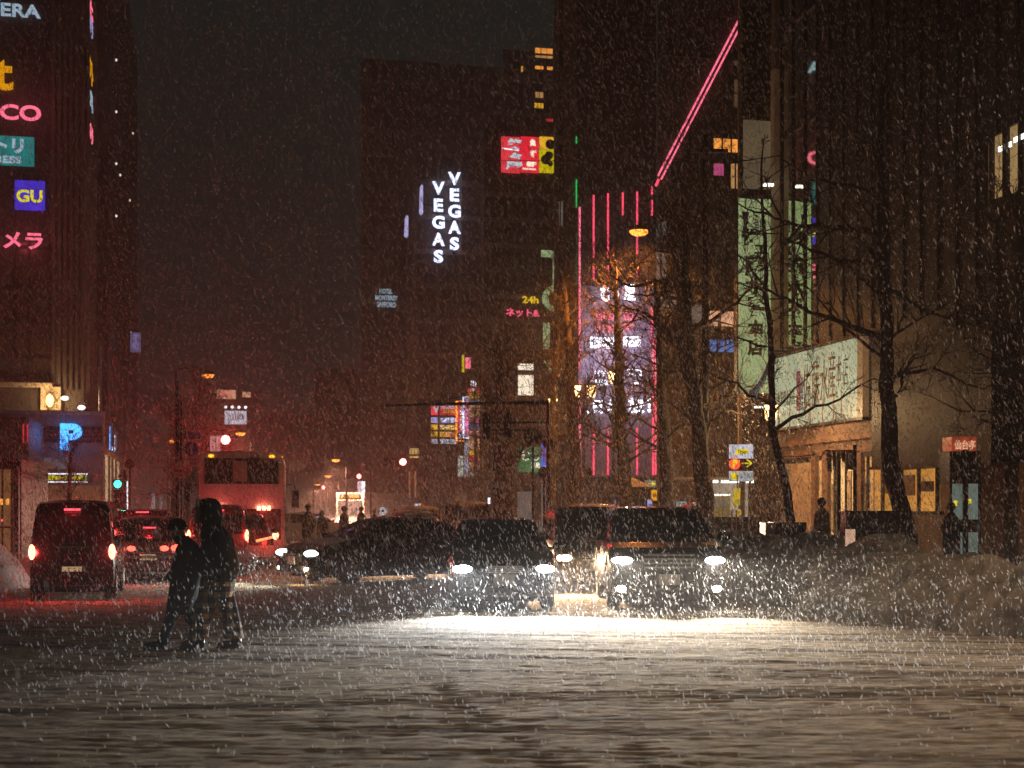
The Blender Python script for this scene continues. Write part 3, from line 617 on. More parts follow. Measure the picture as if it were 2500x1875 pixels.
# far end of the street
for i, (px0, px1, py, t_) in enumerate(((470, 640, 955, 235.), (640, 770, 1010, 250.), (770, 905, 900, 240.))):
    a = st(px0, t=t_)[0]; b = st(px1, t=t_)[0]; z = Z(py, Yat((px0+px1)/2, t=t_))
    o = building('distant_building', ['hazy distant block behind the white billboard', 'low hazy distant block in the middle of the street end', 'hazy distant block below the hotel name sign'][i], a, b, t_, t_+15, z, M['wall'])
    for r in range(3):
        for c in range(4):
            if random.random() < .6: windows(o, [(1.5+c*(b-a-3)/4, 4+r*4.5, (b-a)/8, 1.6, 'e_dimwarm' if random.random() < .5 else 'glass')], MM, 2, 1)
# rooftop signs at the street end
o, w_, h_ = sign('billboard', 'white lit billboard with four lamps on top beyond the coach', 'billboard', 548, 1003, 602, 1036, 150, E_['lsign'], [('山の', .25, .3, .6, .5, M['frame'], 0)])
for k in range(4): part('spot_lamp', MB().ball((w_*(.05+k*.3), -.4, h_+.35), .16, 8, 6), E_['white'], o)
part('post', MB().box(w_*.45, .05, -9, w_*.55, .3, -.1), M['frame'], o)
o, w_, h_ = sign('billboard', 'pale red lit rooftop billboard fading in the haze above the white one', 'billboard', 528, 952, 576, 974, 190, E_['peach'], [('タワ', .2, .2, .6, .6, E_['red'], .02)]); part('post', MB().box(w_*.45, .2, -12, w_*.55, .5, -.1), M['frame'], o)
o, w_, h_ = sign('billboard', 'small faint pink rooftop sign right of the pale red billboard', 'billboard', 592, 957, 612, 970, 190, E_['peach']); part('post', MB().box(w_*.4, .2, -12, w_*.6, .5, -.1), M['frame'], o)
for k, (a, b, lab) in enumerate(((513, 526, 'left of two tall narrow white notice boards above the coach roof'), (528, 543, 'right of two tall narrow white notice boards beside the red signal'))):
    o, w_, h_ = sign('notice_board', lab, 'sign', a, 1064, b, 1150, 58, em('pinkish_board', (.9,.5,.5), .45), [('北\n大\n通\n駅\n前' if k == 0 else '札幌\n市営\n地下\n鉄道\n案内', .25, .12, .5, .8, M['frame'], 0)], th=.08)
    part('post', MB().box(w_*.4, .02, -2.6, w_*.6, .07, -.02), M['frame'], o)

# --- left: department store with sign column
tp = 106.0; sp0 = st(28, t=tp)[0]; sp1 = st(252, t=tp)[0]; Yp = Yat(150, t=tp)
pod = thing('department_store', 'big corner department store with a blue lit P and a column of shop signs', 'building', St(sp0-20, tp, 0), TH); ox = sp0-20
part('podium_wall', MB().box(0, 0, 0, sp1-ox, 70, Z(1010, Yp)), pb('grey_podium', (.3,.27,.26), .7, noise=.25, nscale=.7), pod)
su = st(215, t=112)[0]
part('tower_wall', MB().box(-20, 6, Z(1010, Yp), su-ox-2.7, 60, 52), M['wall'], pod)
rb = MB(); rb.box(su-ox-2.7, 6, Z(1010, Yp), su-ox-.3, 60, 52); x = su-ox-2.6
while x < su-ox: rb.box(x, 5.75, Z(935, Yp), x+.22, 6.0, 52); x += .42
part('ribbed_wall', rb, M['ribs'], pod)
tfr = 112.0
sw0 = st(12, t=tfr)[0]
wf = MB()
for px in (37, 72, 124): s_ = st(px, t=tfr)[0]; wf.box(s_-ox-.12, 5.9, Z(885, 108), s_-ox+.12, 6.0, Z(600, 108))
for py in (612, 708, 790, 876): wf.box(sw0-ox, 5.88, Z(py, 108)-.12, st(126,t=tfr)[0]-ox, 6.0, Z(py, 108)+.12)
part('window_grid', wf, M['frame'], pod)
part('window_bay', MB().box(sw0-ox-3, 5.93, Z(885,108), st(126,t=tfr)[0]-ox, 5.99, Z(600,108)), pb('tinted_glass', (.10,.08,.06), .2), pod)
part('cornice', MB().box(0, 5.2, Z(950,108), su-ox-2.5, 6, Z(940,108)).box(sp0-ox-10, -.3, Z(1012,Yp), sp1-ox+.2, 0, Z(1004,Yp)), M['cream'], pod)
sl = MB()
for py in (1046, 1056, 1066, 1076): sl.box(st(103,t=tp)[0]-ox, -.12, Z(py,Yp)-.12, sp1-ox-.1, -.002, Z(py,Yp)+.12)
part('dark_bands', sl, M['frame'], pod)
part('wall_lamp_niche', MB().box(st(101,t=112)[0]-ox, 5.5, Z(1004,108), st(150,t=112)[0]-ox, 5.98, Z(948,108)), M['cream'], pod)
part('wall_lamp', MB().ball((st(125,t=112)[0]-ox, 5.0, Z(980,107)), (.28,.28,.5), 12, 8), E_['lamp'], pod)
lamp('POINT', St(st(125,t=112)[0], 110.3, Z(980,107)), 330, (1,.6,.25), size=.3)
for px, py in ((160, 975), (200, 997)): part('balcony_lamp', MB().ball((st(px,t=111)[0]-ox, 4.6, Z(py,107)), (.3,.2,.18), 8, 6), E_['tube'], pod)
# side face of the podium (along the street)
def lside(name, ta, tb, z0, z1, mat, off=.05): return part(name, MB().box(sp1-ox, ta-tp, z0, sp1-ox+off, tb-tp, z1), mat, pod)
def tl(px): return st(px, s=sp1)[1]
lside('lobby_opening', tl(256)+.5, tl(290), .3, Z(1112, 106), E_['lobby'])
for px in (262, 270, 279): lside('lobby_column', tl(px), tl(px)+.35, .2, Z(1112,106), M['concrete'], .2)
lside('side_window', tl(302), tl(311), .8, Z(1160, 112), E_['white']); lside('side_window', tl(370), tl(378), .8, Z(1180, 140), em('dim_white', (.6,.62,.7), .35)); lside('side_window', tl(390), tl(396), .8, Z(1190, 150), em('dim_white2', (.6,.62,.7), .3)); 
pil = MB().box(0, 0, Z(1090,Yp), .3, .3, Z(1012,Yp)).mesh('pilaster')
for t_ in np.arange(tp+2, tp+68, 3.2): link('pilaster', pil, M['concrete'] if not pil.materials else None, pod, (sp1-ox, t_-tp, 0))
lside('string_course', tp+.2, tp+69, Z(1100, Yp)-.2, Z(1100, Yp)+.2, M['cream'], .25)
for k, px in enumerate((245, 266, 283, 297, 311)):
    tt = max(tp+.6, st(px, s=sp1-.3)[1]); Yk = Yat(px, s=sp1-.3)
    o = thing('flagpole', ['nearest and tallest of the bare flagpoles on the podium roof', 'second bare flagpole on the podium roof', 'middle bare flagpole on the podium roof', 'fourth bare flagpole on the podium roof', 'farthest bare flagpole on the podium roof'][k], 'flagpole', St(sp1-.3, tt, Z(1010,Yp)), TH, 'bare flagpoles on the podium roof')
    part('pole', MB().tube([(0,0,-.02),(0,0,Z([842,857,872,882,893][k], Yk)-Z(1010,Yp))], .12, 8), M['steel'], o); part('base', MB().box(-.25,-.25,-.01,.25,.25,.25), M['concrete'], o)
def lsign(name, label, items): return msign(name, label, tfr, items)
msign('lit_sign', 'pale blue letters MERA at the top left of the store', tfr-.0, [('CAMERA', -118, 9, 101, 42, E_['pale'])])
msign('lit_sign', 'amber letter t on the store wall', tfr, [('Lot', -150, 133, 34, 220, E_['orange'])])
msign('lit_sign', 'glowing red letters CO on the store wall', tfr, [('CO', 1, 259, 102, 297, E_['redw'])])
t_s, w_, h_ = sign('lit_sign', 'teal sign with white katakana and the word PRESS', 'sign', -70, 331, 84, 404, tfr-.3, E_['teal'], [('ニトリ', .05, .42, .78, .5, E_['pale'], .05), ('EXPRESS', .02, .08, .77, .25, E_['pale'], .04)])
sign('lit_sign', 'violet blue square sign with yellow letters GU', 'sign', 36, 441, 110, 514, tfr-.3, E_['gublue'], [('GU', .06, .27, .86, .42, E_['yel'], .03)])
msign('lit_sign', 'glowing red katakana sign lowest in the column', tfr, [('カメラ', -45, 567, 106, 609, E_['redw'])])
lamp('POINT', St(st(60,t=tfr)[0], tfr-2.5, Z(590,108)), 120, (1,.1,.15), size=.8); lamp('POINT', St(st(50,t=tfr)[0], tfr-2.5, Z(280,108)), 120, (1,.1,.15), size=.8)
for k, (py0, py1, mat, body, lab) in enumerate(((-30, 12, 'redw', '北', 'red'), (14, 58, 'lilac', 'カメラ', 'lilac'), (118, 176, 'orange', 'ロフト', 'amber'), (196, 240, 'pale', '家具', 'pale blue'), (280, 324, 'redw', 'カメラ', 'lowest red'))):
    tt = 112.6; Yk = 109; o = thing('lit_sign', f'{lab} sign seen edge-on on the narrow street side of the store tower', 'sign', St(su-.1, tt, Z(py1, Yk)), TH+math.pi/2)
    letter(o, 'lettering', body, 0, 0, 0, 5.5, Z(py0,Yk)-Z(py1,Yk), E_[mat], .03, .05); part('backing', MB().box(-.1,.02,-.05,5.6,.12,Z(py0,Yk)-Z(py1,Yk)+.05), M['frame'], o)
po, w_, h_ = sign('parking_sign', 'large glowing blue letter P on the store podium', 'sign', 147, 1034, 201, 1099, tp-.15, None, [('P', 0, 0, 1, 1, E_['pblue'], .05)])
lamp('POINT', St(st(172,t=tp)[0], tp-1.6, Z(1066,Yp)), 50, (.15,.3,1), size=.6)
o = thing('parking_sign', 'blue edge-on P and white lettering on the street side of the podium', 'sign', St(sp1+.12, tl(262), Z(1098,Yp)), TH+math.pi/2)
letter(o, 'lettering', 'P', 0, 0, 0, 2.3, 2.0, E_['pblue'], .04, .06); letter(o, 'lettering', '入口', 3.4, 0, .3, 5, 1.5, E_['blue'], .03, .05); part('backing', MB().box(-.2,.02,-.1,8.8,.08,2.1), M['blue'], o)
ledm = em('led_board', (.02,.02,.02), .1)
lo, w_, h_ = sign('led_sign', 'small amber dot-matrix sign framed in white bulbs under the blue P', 'sign', 101, 1157, 212, 1176, tp-1.2, ledm, [('本日特価ロープ', .07, .18, .5, .66, E_['yel'], .03), ('−札幌', .66, .18, .25, .66, E_['yel'], .03)])
bl = MB()
for k in range(34):
    for z in (-.02, h_-.0): bl.ball((w_*k/33, -.05, z), .055, 5, 3)
part('bulb_row', bl, E_['white'], lo); part('end_panel', MB().box(0,-.03,0,.14,-.005,h_).box(w_-.14,-.03,0,w_,-.005,h_), E_['green'], lo)
wl = MB().box(st(95,t=tp)[0]-ox, -.08, 1.0, st(245,t=tp)[0]-ox, -.01, Z(1185,Yp)); part('shop_window', wl, em('brownish_shop', (1,.38,.12), .12, mottled=.5), pod)
part('blind_window', MB().box(st(104,t=tp)[0]-ox, -.08, Z(1155,Yp)+.3, st(165,t=tp)[0]-ox, -.01, Z(1118,Yp)), em('grey_blind', (.5,.5,.6), .15, mottled=2), pod)
dk = building('side_annex', 'dark annex with two red lit slots left of the blue P', st(-60,t=96)[0], st(70,t=96)[0], 96, 105, Z(1022, 93), M['dwall'])
for px in (58, 72-4): neon(dk, st(-60,t=96)[0], 96, [(px, 1035), (px, 1082)], E_['dimred'], .05)
# dark tower beyond on the left
tq = 126.0; sq = -7.6
lt = building('dark_tower', 'tall unlit tower beyond the store with tiny stair lights', sq-12, sq, tq, tq+60, 58, M['dwall'])
for k, (px, py) in enumerate(((280,144),(280,271),(280,398),(280,526),(290,426),(322,324),(314,488),(317,812))):
    tt = st(px, s=sq)[1]; tt = max(tq+.5, tt); f = part('window', MB().box(-.02, -.02, 0, .05, .9, 1.3), M['frame'], lt); f.location = (12, tt-tq, Z(py, Yat(px, s=sq))-.6)
    part('stair_lamp', MB().ball((.1,.45,.65), .13, 6, 4), E_['warmw'], f)
sign('blade_sign', 'purple lit kanji blade sign high on the dark tower at left', 'sign', 318, 812, 344, 860, 140, em('dull_purple', (.3,.25,.5), .35), [('不\n動', .2, .1, .6, .8, E_['purplew'], .04)])
# shelter at the left edge
sh = thing('glass_shelter', 'glazed shelter with warm reflections put into its glowing glass at the left edge of the photo', 'shelter', G(-60, 47), 0)
part('roof', MB().box(-.4,-1,3.0,1.85,2.2,3.2).box(-.4,-1.1,2.9,1.9,-1,3.25), M['frame'], sh)
part('glass_wall', MB().box(-.3,-.9,.1,1.55,-.86,2.95), em('warm_glass', (1,.45,.15), .16, mottled=2), sh)  # warm reflections are put into the glass as its own glow
pf = MB()
for x in np.arange(-.3, 1.8, .3): pf.box(x,-.95,0,x+.05,-.85,3)
pf.box(-.3,-.95,1.0,1.6,-.84,1.06).box(1.6,-.95,0,1.75,2,3.0)
part('frame', pf, M['frame'], sh)
rl = MB()
for k in range(4): rl.ball((k*.16+.75,-.98,1.25), .035, 6, 4)
part('red_lamps', rl, E_['brk'], sh); al = MB()
for k in range(5): al.box(.55+k*.2,-.97,1.75,.65+k*.2,-.95,1.95)
part('orange_panes', al, E_['orwin'], sh)

# ================================================================ SIGN STACKS AND CENTRE STREET FRONT
stk = 105.0
def stack(name, label, px0, px1, rows, t, texts=()):
    y0 = rows[0][0]; y1 = rows[-1][1]; s_, z_, w_, h_ = rect(px0, y0, px1, y1, t); o = thing(name, label, 'sign', St(s_, t, z_), TH)
    for a, b, m in rows:
        _, za, _, ha = rect(px0, a, px1, b, t); part('light_panel', MB().box(0, 0, za-z_+.03, w_, .35, za-z_+ha-.03), m, o)
    for body, a, b, c, d, m in texts:
        sa, za, wa, ha = rect(a, b, c, d, t); letter(o, 'lettering', body, sa-s_, -.02, za-z_, wa, ha, m, .03, .05)
    part('post', MB().box(w_*.45, .36, -z_, w_*.55, .5, h_), M['frame'], o); return o
stack('sign_stack', 'stack of red, lilac, yellow and white lightboxes with VEGAS lettering', 1054, 1114, ((986,1014,E_['redpanel']),(1018,1033,E_['lilac']),(1036,1050,E_['gold']),(1053,1067,E_['gold']),(1071,1084,E_['lsign'])), stk,
  (('V', 1056, 989, 1072, 1008, E_['lsign']), ('EGAS', 1075, 988, 1110, 999, E_['lsign']), ('VEGAS', 1082, 1000, 1113, 1009, E_['ypanel2']), ('お好み焼', 1076, 1020, 1108, 1030, E_['blue']), ('居酒屋 二', 1072, 1039, 1108, 1048, E_['warmw']), ('カラオケ', 1088, 1055, 1110, 1065, E_['redw']), ('りらくる', 1082, 1074, 1104, 1082, M['frame'])))
o = thing('neon_frame_sign', 'upright red sign outlined by a glowing orange neon frame', 'sign', St(st(1114,t=stk-1)[0], stk-1, Z(1072,103)), TH)
s_, z_, w_, h_ = rect(1114, 976, 1132, 1072, stk-1)
part('light_panel', MB().box(.15,0,h_*.22,w_,.3,h_*.95), E_['redpanel'], o); part('neon_tube', MB().tube([(w_,-.1,0),(0,-.1,0),(0,-.1,h_),(w_,-.1,h_)], .07, 6), em('orange_neon', (1,.25,.03), 3), o)
letter(o, 'lettering', 'カ\nラ\nオ\nケ', .25, -.05, h_*.28, .3, h_*.6, E_['white'], .03); letter(o, 'lettering', '館', .12, -.05, h_*.04, .35, h_*.14, E_['white'], .03)
o = thing('neon_frame_sign', 'upright pink sign outlined by a white neon frame', 'sign', St(st(1131,t=stk-1.6)[0], stk-1.6, Z(1066,103)), TH)
s_, z_, w_, h_ = rect(1131, 966, 1144, 1066, stk-1.6)
part('light_panel', MB().box(.1,0,0,w_,.3,h_), em('pink_panel', (.9,.35,.7), .9, mottled=2), o); part('neon_tube', MB().tube([(w_,-.1,0),(0,-.1,0),(0,-.1,h_),(w_,-.1,h_)], .06, 6), E_['blue'], o); letter(o, 'lettering', '個\n室\n宴\n会', .14, -.04, h_*.1, .22, h_*.8, E_['redw'], .03)
R1 = ((945,958,E_['redpanel']),(959,973,E_['gold']),(974,987,E_['lblue']),(988,1002,E_['peach']),(1003,1019,E_['peach']),(1020,1033,E_['magenta']),(1034,1049,E_['cblue']),(1050,1063,em('salmon', (1,.25,.18), .7, mottled=2)),(1064,1098,E_['peach']),(1099,1112,E_['gold']),(1113,1126,E_['redpanel']),(1127,1150,E_['peach']),(1151,1178,em('pale_lb', (.7,.7,.65), .6, mottled=2)))
stack('sign_stack', 'tall stack of red, orange and blue lightboxes left of the dark signal head', 1144, 1172, R1, stk, (('居酒', 1148, 948, 1168, 956, E_['warmw']), ('すすき', 1148, 962, 1168, 970, M['frame']), ('食放題', 1147, 1052, 1169, 1061, E_['warmw'])))
stack('sign_stack', 'second tall stack of coloured lightboxes partly behind the dark signal head', 1184, 1208, tuple((a,b,m) for a,b,m in R1 if a != 1099), stk, (('海鮮亭', 1186, 948, 1206, 956, E_['warmw']), ('祭', 1190, 962, 1202, 970, E_['redw'])))
for px in (1158, 1196):
    s_, z_, w_, h_ = rect(px-9, 930, px+5, 943, stk); o = thing('sign_top_letters', f'white lit letters standing on the {"left" if px == 1158 else "right"} lightbox stack', 'sign', St(s_, stk, z_), TH); letter(o, 'lettering', 'III', 0, 0, 0, w_, h_, E_['white'], .02)
sign('upright_sign', 'tall pale white-green upright sign below the orange neon frame', 'sign', 1118, 1113, 1131, 1172, 102, em('pale_green_white', (.75,.85,.72), .9, mottled=2), [('グ\nル\nメ', .3, .1, .45, .8, M['frame'], 0)])
sign('upright_sign', 'tall bluish white upright sign directly under the pink neon sign', 'sign', 1133, 1079, 1143, 1170, 102, E_['lsign'], [('焼\n鳥\n酒\n場', .25, .1, .5, .8, E_['cblue'], 0)])
sign('upright_sign', 'small white upright sign low between the bare trees', 'sign', 1163, 1165, 1175, 1191, 100, E_['lsign'], [('P', .3, .3, .4, .4, E_['redw'], 0)])
sign('shop_sign', 'green lit sign with looping white script behind the bare trees', 'sign', 1264, 1090, 1322, 1153, 88, E_['dgreen'], [('むじ', .15, .45, .75, .4, E_['warmw'], .0), ('酒蔵', .55, .16, .38, .22, E_['warmw'], .02)])
for a, b, lab in ((1324, 1352, 'left of two royal blue arched lit signs'), (1379, 1395, 'right of two royal blue arched lit signs beside the neon tube')):
    s_, z_, w_, h_ = rect(a, 1075, b, 1162, 86); o = thing('arched_sign', lab, 'sign', St(s_, 86, z_), TH)
    pts = [(0,0),(w_,0)]+[(w_/2+w_/2*math.cos(x), h_*.8+h_*.2*math.sin(x)) for x in np.linspace(0, math.pi, 10)]
    part('light_panel', MB().poly(pts, 0, .25), E_['vblue'], o); part('lower_panel', MB().box(.05,-.03,0,w_-.05,-.003,h_*.28), E_['lsign'], o); letter(o, 'lettering', 'バ\nー', w_*.3, -.03, h_*.4, w_*.4, h_*.35, E_['white'], .0)
o, w_, h_ = sign('lit_sign', 'tiny red and yellow flag-shaped sign above the lightbox stacks', 'sign', 1136, 873, 1149, 900, 110, E_['redw']); part('edge', MB().box(-.25,-.02,-.3,-.08,.1,h_+.2), E_['yelpanel'], o)
# ground floor row behind the trees
gr = building('shop_row', 'low grey lit arcade behind the bare trees in the middle of the photo', st(1100,t=80)[0], st(1640,t=80)[0], 80.5, 84, Z(1182, 82), M['concrete'])
sg = st(1100,t=80)[0]
for a in ((1262,1200,1300,1290,'e_greyw',1,1),(1320,1170,1345,1330,'e_greyw',1,1),(1385,1180,1400,1320,'e_warm',1,1),(1430,1190,1490,1330,'e_greyw',2,1),(1500,1195,1560,1330,'e_greyw',2,1),(1155,1205,1163,1225,'e_white',1,1),(1190,1215,1197,1230,'e_white',1,1),(1110,1200,1140,1330,'e_dimwarm',2,1),(1205,1200,1250,1320,'e_dimwarm',2,1)): fwin(gr, 80.5, *a[:4], a[4], a[5], a[6], sb=sg)
part('white_pillar', MB().box(st(1440,t=80)[0]-sg, -1.2, 0, st(1462,t=80)[0]-sg, -.6, Z(1185,81)), M['cream'], gr)
part('awning', MB().poly([(0,Z(1182,82)),(11,Z(1182,82)),(11,Z(1165,82)),(0,Z(1165,82))], -1.5, 0), M['concrete'], gr)
cl = building('corner_block', 'grey stone corner block with white pilasters left of the green sign', st(1205,t=90)[0], st(1264,t=90)[0], 90, 97, Z(870, 92), M['concrete'])
for px in (1208, 1240, 1256): fwin(cl, 90, px, 900, px+6, 1080, 'glass', 1, 5, sb=st(1205,t=90)[0])

# parking lot by the fence
pk = thing('parking_sign', 'white parking sign board with a yellow logo and a red P with yellow arrow', 'sign', G(1782, 43), 0)
mpx = F/43; w_ = 57/mpx
def zz(py): return Z(py, 43)
part('panel', MB().box(0,0,zz(1119),w_,.2,zz(1085)), E_['lsign'], pk, label='white top board with a slanted yellow logo')
part('panel', MB().box(0,0,zz(1175),w_,.2,zz(1150)), em('grey_white_box', (.6,.68,.7), .6), pk, label='lower board with small black katakana')
part('panel', MB().box(0,.02,zz(1149),w_,.18,zz(1120)), M['frame'], pk, label='black board with red P and yellow arrow')
part('logo_plate', MB().poly([(w_*.2,zz(1109)),(w_*.72,zz(1109)),(w_*.82,zz(1096)),(w_*.3,zz(1096))], -.02, -.002), E_['lyel'], pk)
letter(pk, 'lettering', 'Times', w_*.32, -.03, zz(1108), w_*.38, zz(1098)-zz(1108), M['ink'], .02, .01)
part('glow_plate', MB().disc((w_*.2,.0,zz(1133)), .17, 1, .03), E_['lred'], pk)
letter(pk, 'lettering', 'P', w_*.11, -.04, zz(1142), w_*.2, zz(1122)-zz(1142), E_['lyel'], .05); 
part('arrow', MB().bar((w_*.5,-.02,zz(1131)),(w_*.92,-.02,zz(1131)),.035).bar((w_*.72,-.02,zz(1122)),(w_*.93,-.02,zz(1131)),.035).bar((w_*.72,-.02,zz(1140)),(w_*.93,-.02,zz(1131)),.035), E_['lyel'], pk)
part('logo_plate', MB().box(w_*.05,-.015,zz(1171),w_*.35,-.002,zz(1154)), E_['lyel'], pk)
letter(pk, 'lettering', 'カーシェア\nステーション', w_*.42, -.02, zz(1168), w_*.52, zz(1156)-zz(1168), M['ink'], .015, .01)
part('post', MB().box(w_*.45,.05,0,w_*.65,.18,zz(1085)), M['steel'], pk)
lamp('POINT', G(1796, 42.6, zz(1133)), 14, (1,.08,.03), size=.2)
cp = thing('lit_canopy', 'parking canopy with long white tube lights behind the parking sign', 'canopy', G(1735, 47), 0); mq = F/47
def z7(py): return Z(py, 47)
part('roof', MB().box(-1.6,0,z7(1170),1.55,2.2,z7(1165)), M['canvas'], cp); part('tube_light', MB().box(.0,-.02,z7(1179),.25,.1,z7(1172)).box(.36,-.02,z7(1179),.95,.1,z7(1172)).box(1.18,-.02,z7(1179),1.42,.1,z7(1172)), E_['tube'], cp)
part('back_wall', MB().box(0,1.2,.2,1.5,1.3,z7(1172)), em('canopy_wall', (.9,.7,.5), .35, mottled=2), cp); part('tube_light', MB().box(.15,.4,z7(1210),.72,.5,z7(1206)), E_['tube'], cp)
part('vending_machine', MB().box(.15,.55,.3,.72,1.1,z7(1211)), em('vending', (.6,.4,.1), .25, mottled=3), cp); part('post', MB().box(-.05,-.05,0,.06,.1,z7(1172)).box(1.25,-.05,0,1.33,.1,z7(1172)).box(.93,-.05,z7(1240),.98,.1,z7(1172)), M['frame'], cp)
part('notice', MB().box(.16,.3,z7(1235),.6,.36,z7(1222)), E_['greyw'], cp)
o = thing('hanging_sign', 'tilted yellow hanging sign with a warning triangle below the parking sign', 'sign', G(1792, 42.5, Z(1234,42.5)), 0)
part('panel', MB().poly([(-.03,0),(.17,0),(.2,.52),(.0,.5)], 0, .06), em('yellow_panel', (.8,.6,.02), .65), o); part('triangle', MB().poly([(.02,.22),(.15,.22),(.09,.4)], -.012, -.002), E_['orange'], o); letter(o, 'lettering', '出庫\n注意', .03, -.012, .05, .11, .13, M['ink'], 0, .008); part('hook', MB().bar((.1,.03,.5),(.1,.03,.9),.03), M['frame'], o)
o = thing('hanging_sign', 'small square yellow lit box below the tilted yellow sign', 'sign', G(1799, 42.4, Z(1258,42.4)), 0)
part('panel', MB().box(0,0,0,.13,.06,.17), em('yellow_panel2', (.8,.5,.02), .7), o); letter(o, 'lettering', '5', .04, -.01, .04, .05, .09, M['ink'], .0, .008); part('hook', MB().bar((.06,.03,.17),(.06,.03,.3),.02), M['frame'], o)
fn = thing('metal_fence', 'dark panel fence with thin pale posts in front of the parking lot', 'fence', G(1640, 41), 0)
part('panel', MB().box(0,0,.3,2.9,.05,Z(1262,41)), M['dwall'], fn)
for px in (1786, 1797, 1812, 1828): x = (px-1640)*41/F; part('post', MB().tube([(x,-.05,0),(x,-.05,Z(1245,41))], .025, 6), M['steel'], fn)
o = thing('kiosk', 'small kiosk with a pale peaked roof between the tree trunks', 'kiosk', G(1545, 52), 0)
part('roof', MB().add([(-.62,-.6,Z(1189,52)),(.62,-.6,Z(1189,52)),(.62,.6,Z(1189,52)),(-.62,.6,Z(1189,52)),(0,0,Z(1165,52))],[(0,1,4),(1,2,4),(2,3,4),(3,0,4),(3,2,1,0)]), M['canvas'], o); part('body', MB().box(-.5,-.5,0,.5,.5,Z(1190,52)), M['dwall'], o)
for a, b, y0, y1, m, lab in ((1580, 1592, 1220, 1250, 'lilac', 'violet and white lit poster box right of the kiosk'), (1500, 1504, 1220, 1262, 'cblue', 'thin blue and violet upright light left of the kiosk'), (1590, 1604, 1196, 1222, 'orange', 'orange fabric banner right of the kiosk'), (1650, 1676, 1224, 1236, 'coolwin', 'pale green lit shop sign above the big car'), (1690, 1708, 1226, 1234, 'peach', 'pinkish lit strip sign right of the pale green one')):
    sign('light_box_sign', lab, 'sign', a, y0, b, y1, 49, E_[m], [('案内', .2, .3, .6, .4, M['ink'], 0)])
sign('arrow_sign', 'pale board with a yellow arrow under the neon tubes', 'sign', 1573, 1172, 1602, 1190, 55, em('arrow_board', (.5,.5,.4), .3), [('→', .3, .2, .6, .6, E_['lyel'], .03)])
# phone booth, planter, cabinet
o = thing('phone_booth', 'glass phone booth with an orange and violet lit header at the right', 'booth', G(2318, 33), 0); q = 33/F
part('header', MB().box(.05,-.02,Z(1100,33),.62,.7,Z(1066,33)), em('booth_header', (1,.12,.04), .28, mottled=4), o); letter(o, 'lettering', '仙台亭', .1, -.05, Z(1098,33), .48, .22, em('head_let', (1,.5,.3), .8), .02)
part('fascia', MB().box(0,-.03,Z(1180,33),.72,.75,Z(1102,33)), M['frame'], o); part('glass_wall', MB().box(.04,0,.15,.68,.05,Z(1181,33)), em('booth_glass', (.5,.65,.55), .22, mottled=2), o)
part('frame', MB().box(0,-.04,0,.05,.04,2.3).box(.3,-.06,0,.42,.04,3.0).box(.66,-.04,0,.72,.04,2.3).box(0,-.03,Z(1268,33)-.3,.7,.02,Z(1268,33)), M['frame'], o); part('yellow_sticker', MB().box(.1,-.02,Z(1235,33),.18,-.005,Z(1222,33)).box(.44,-.02,Z(1230,33),.5,-.005,Z(1218,33)), E_['lyel'], o)
o = thing('plinth', 'black glossy square planter box around the thin street tree', 'planter', G(1870, 31.5), 0)
part('side_panel', MB().box(.2,0,0,.9,.9,Z(1275,31.5)), M['paint'], o); part('steel_corner', MB().box(0,.05,0,.2,.8,Z(1276,31.5)), M['steel'], o)
o = thing('street_cabinet', 'dark rectangular hoarding behind the snow bank right of the lit doors', 'cabinet', G(2066, 29), 0)
part('body', MB().box(0,0,0,1.05,.5,Z(1250,29)), M['dwall'], o); part('top_rail', MB().box(-.03,-.02,Z(1250,29),1.1,.52,Z(1247,29)), M['frame'], o); part('lit_pane', MB().box(-.02,-.02,Z(1345,29),.18,-.003,Z(1292,29)), em('cab_pane', (1,.6,.4), .6, mottled=6), o)
o = thing('door_curtain', 'short dark split curtain hanging on a rail over the shop door', 'curtain', G(2018, 40.5, Z(1100,40.5)), 0); u = 40.5/F
cm = MB()
for a, b, y in ((0,12,52),(14,22,50),(24,34,26),(36,46,30),(48,64,48)): cm.poly([(a*u,0),(b*u,0),((b+1)*u,-y*u),((a+2)*u,-(y-3)*u)], 0, .02)
part('cloth', cm, M['coat'], o); part('rail', MB().tube([(-.05,0,0),(.8,0,.0)], .02, 6), M['frame'], o)
for px, lab in ((2048, 'dark thin post in front of the bright shop door'), (2087, 'dark post with a tall top right of the door curtain')):
    o = thing('banner_pole', lab, 'pole', G(px, 33), 0); part('pole', MB().tube([(0,0,0),(0,0,Z(1110 if px == 2048 else 1086,33))], .045, 8), M['frame'], o); part('base', MB().disc((0,0,.06), .2, 2, .12), M['concrete'], o)

# ================================================================ STREET LAMPS, SIGNALS, POLES
def cobra(label, px, py, Y, basepx, arm=1, power=500, col=(1,.40,.24)):
    z = Z(py, Y); o = thing('street_lamp', label, 'street lamp', G(basepx, Y), 0); x = (px-basepx)*Y/F
    part('pole', MB().tube([(0,0,0),(0,0,z*.6),(0,0,z+.3)], [.11,.09,.06], 8), M['frame'], o, 40)
    part('arm', MB().tube([(0,0,z+.3),(x*.5,0,z+.45),(x,0,z+.2)], .05, 6), M['frame'], o, 40)
    hd = MB().ball((x,0,z+.1), (.40,.3,.13), 14, 6); part('lamp_head', hd, M['frame'], o, 60)
    part('lamp_glass', MB().ball((x,0,z), (.34,.26,.17), 14, 8), E_['sodium'], o, 60)
    if power: lamp('SPOT', G(px, Y, z-.3), power, col, size=.25, spot=150, blend=.5)
    return o
cobra('tall sodium street lamp glowing orange above the bare branches', 1560, 565, 50, 1720, 1, 5000, (1,.30,.05))
cobra('distant orange street lamp over the glowing tree at left', 508, 916, 78, 430, 1, 2600)
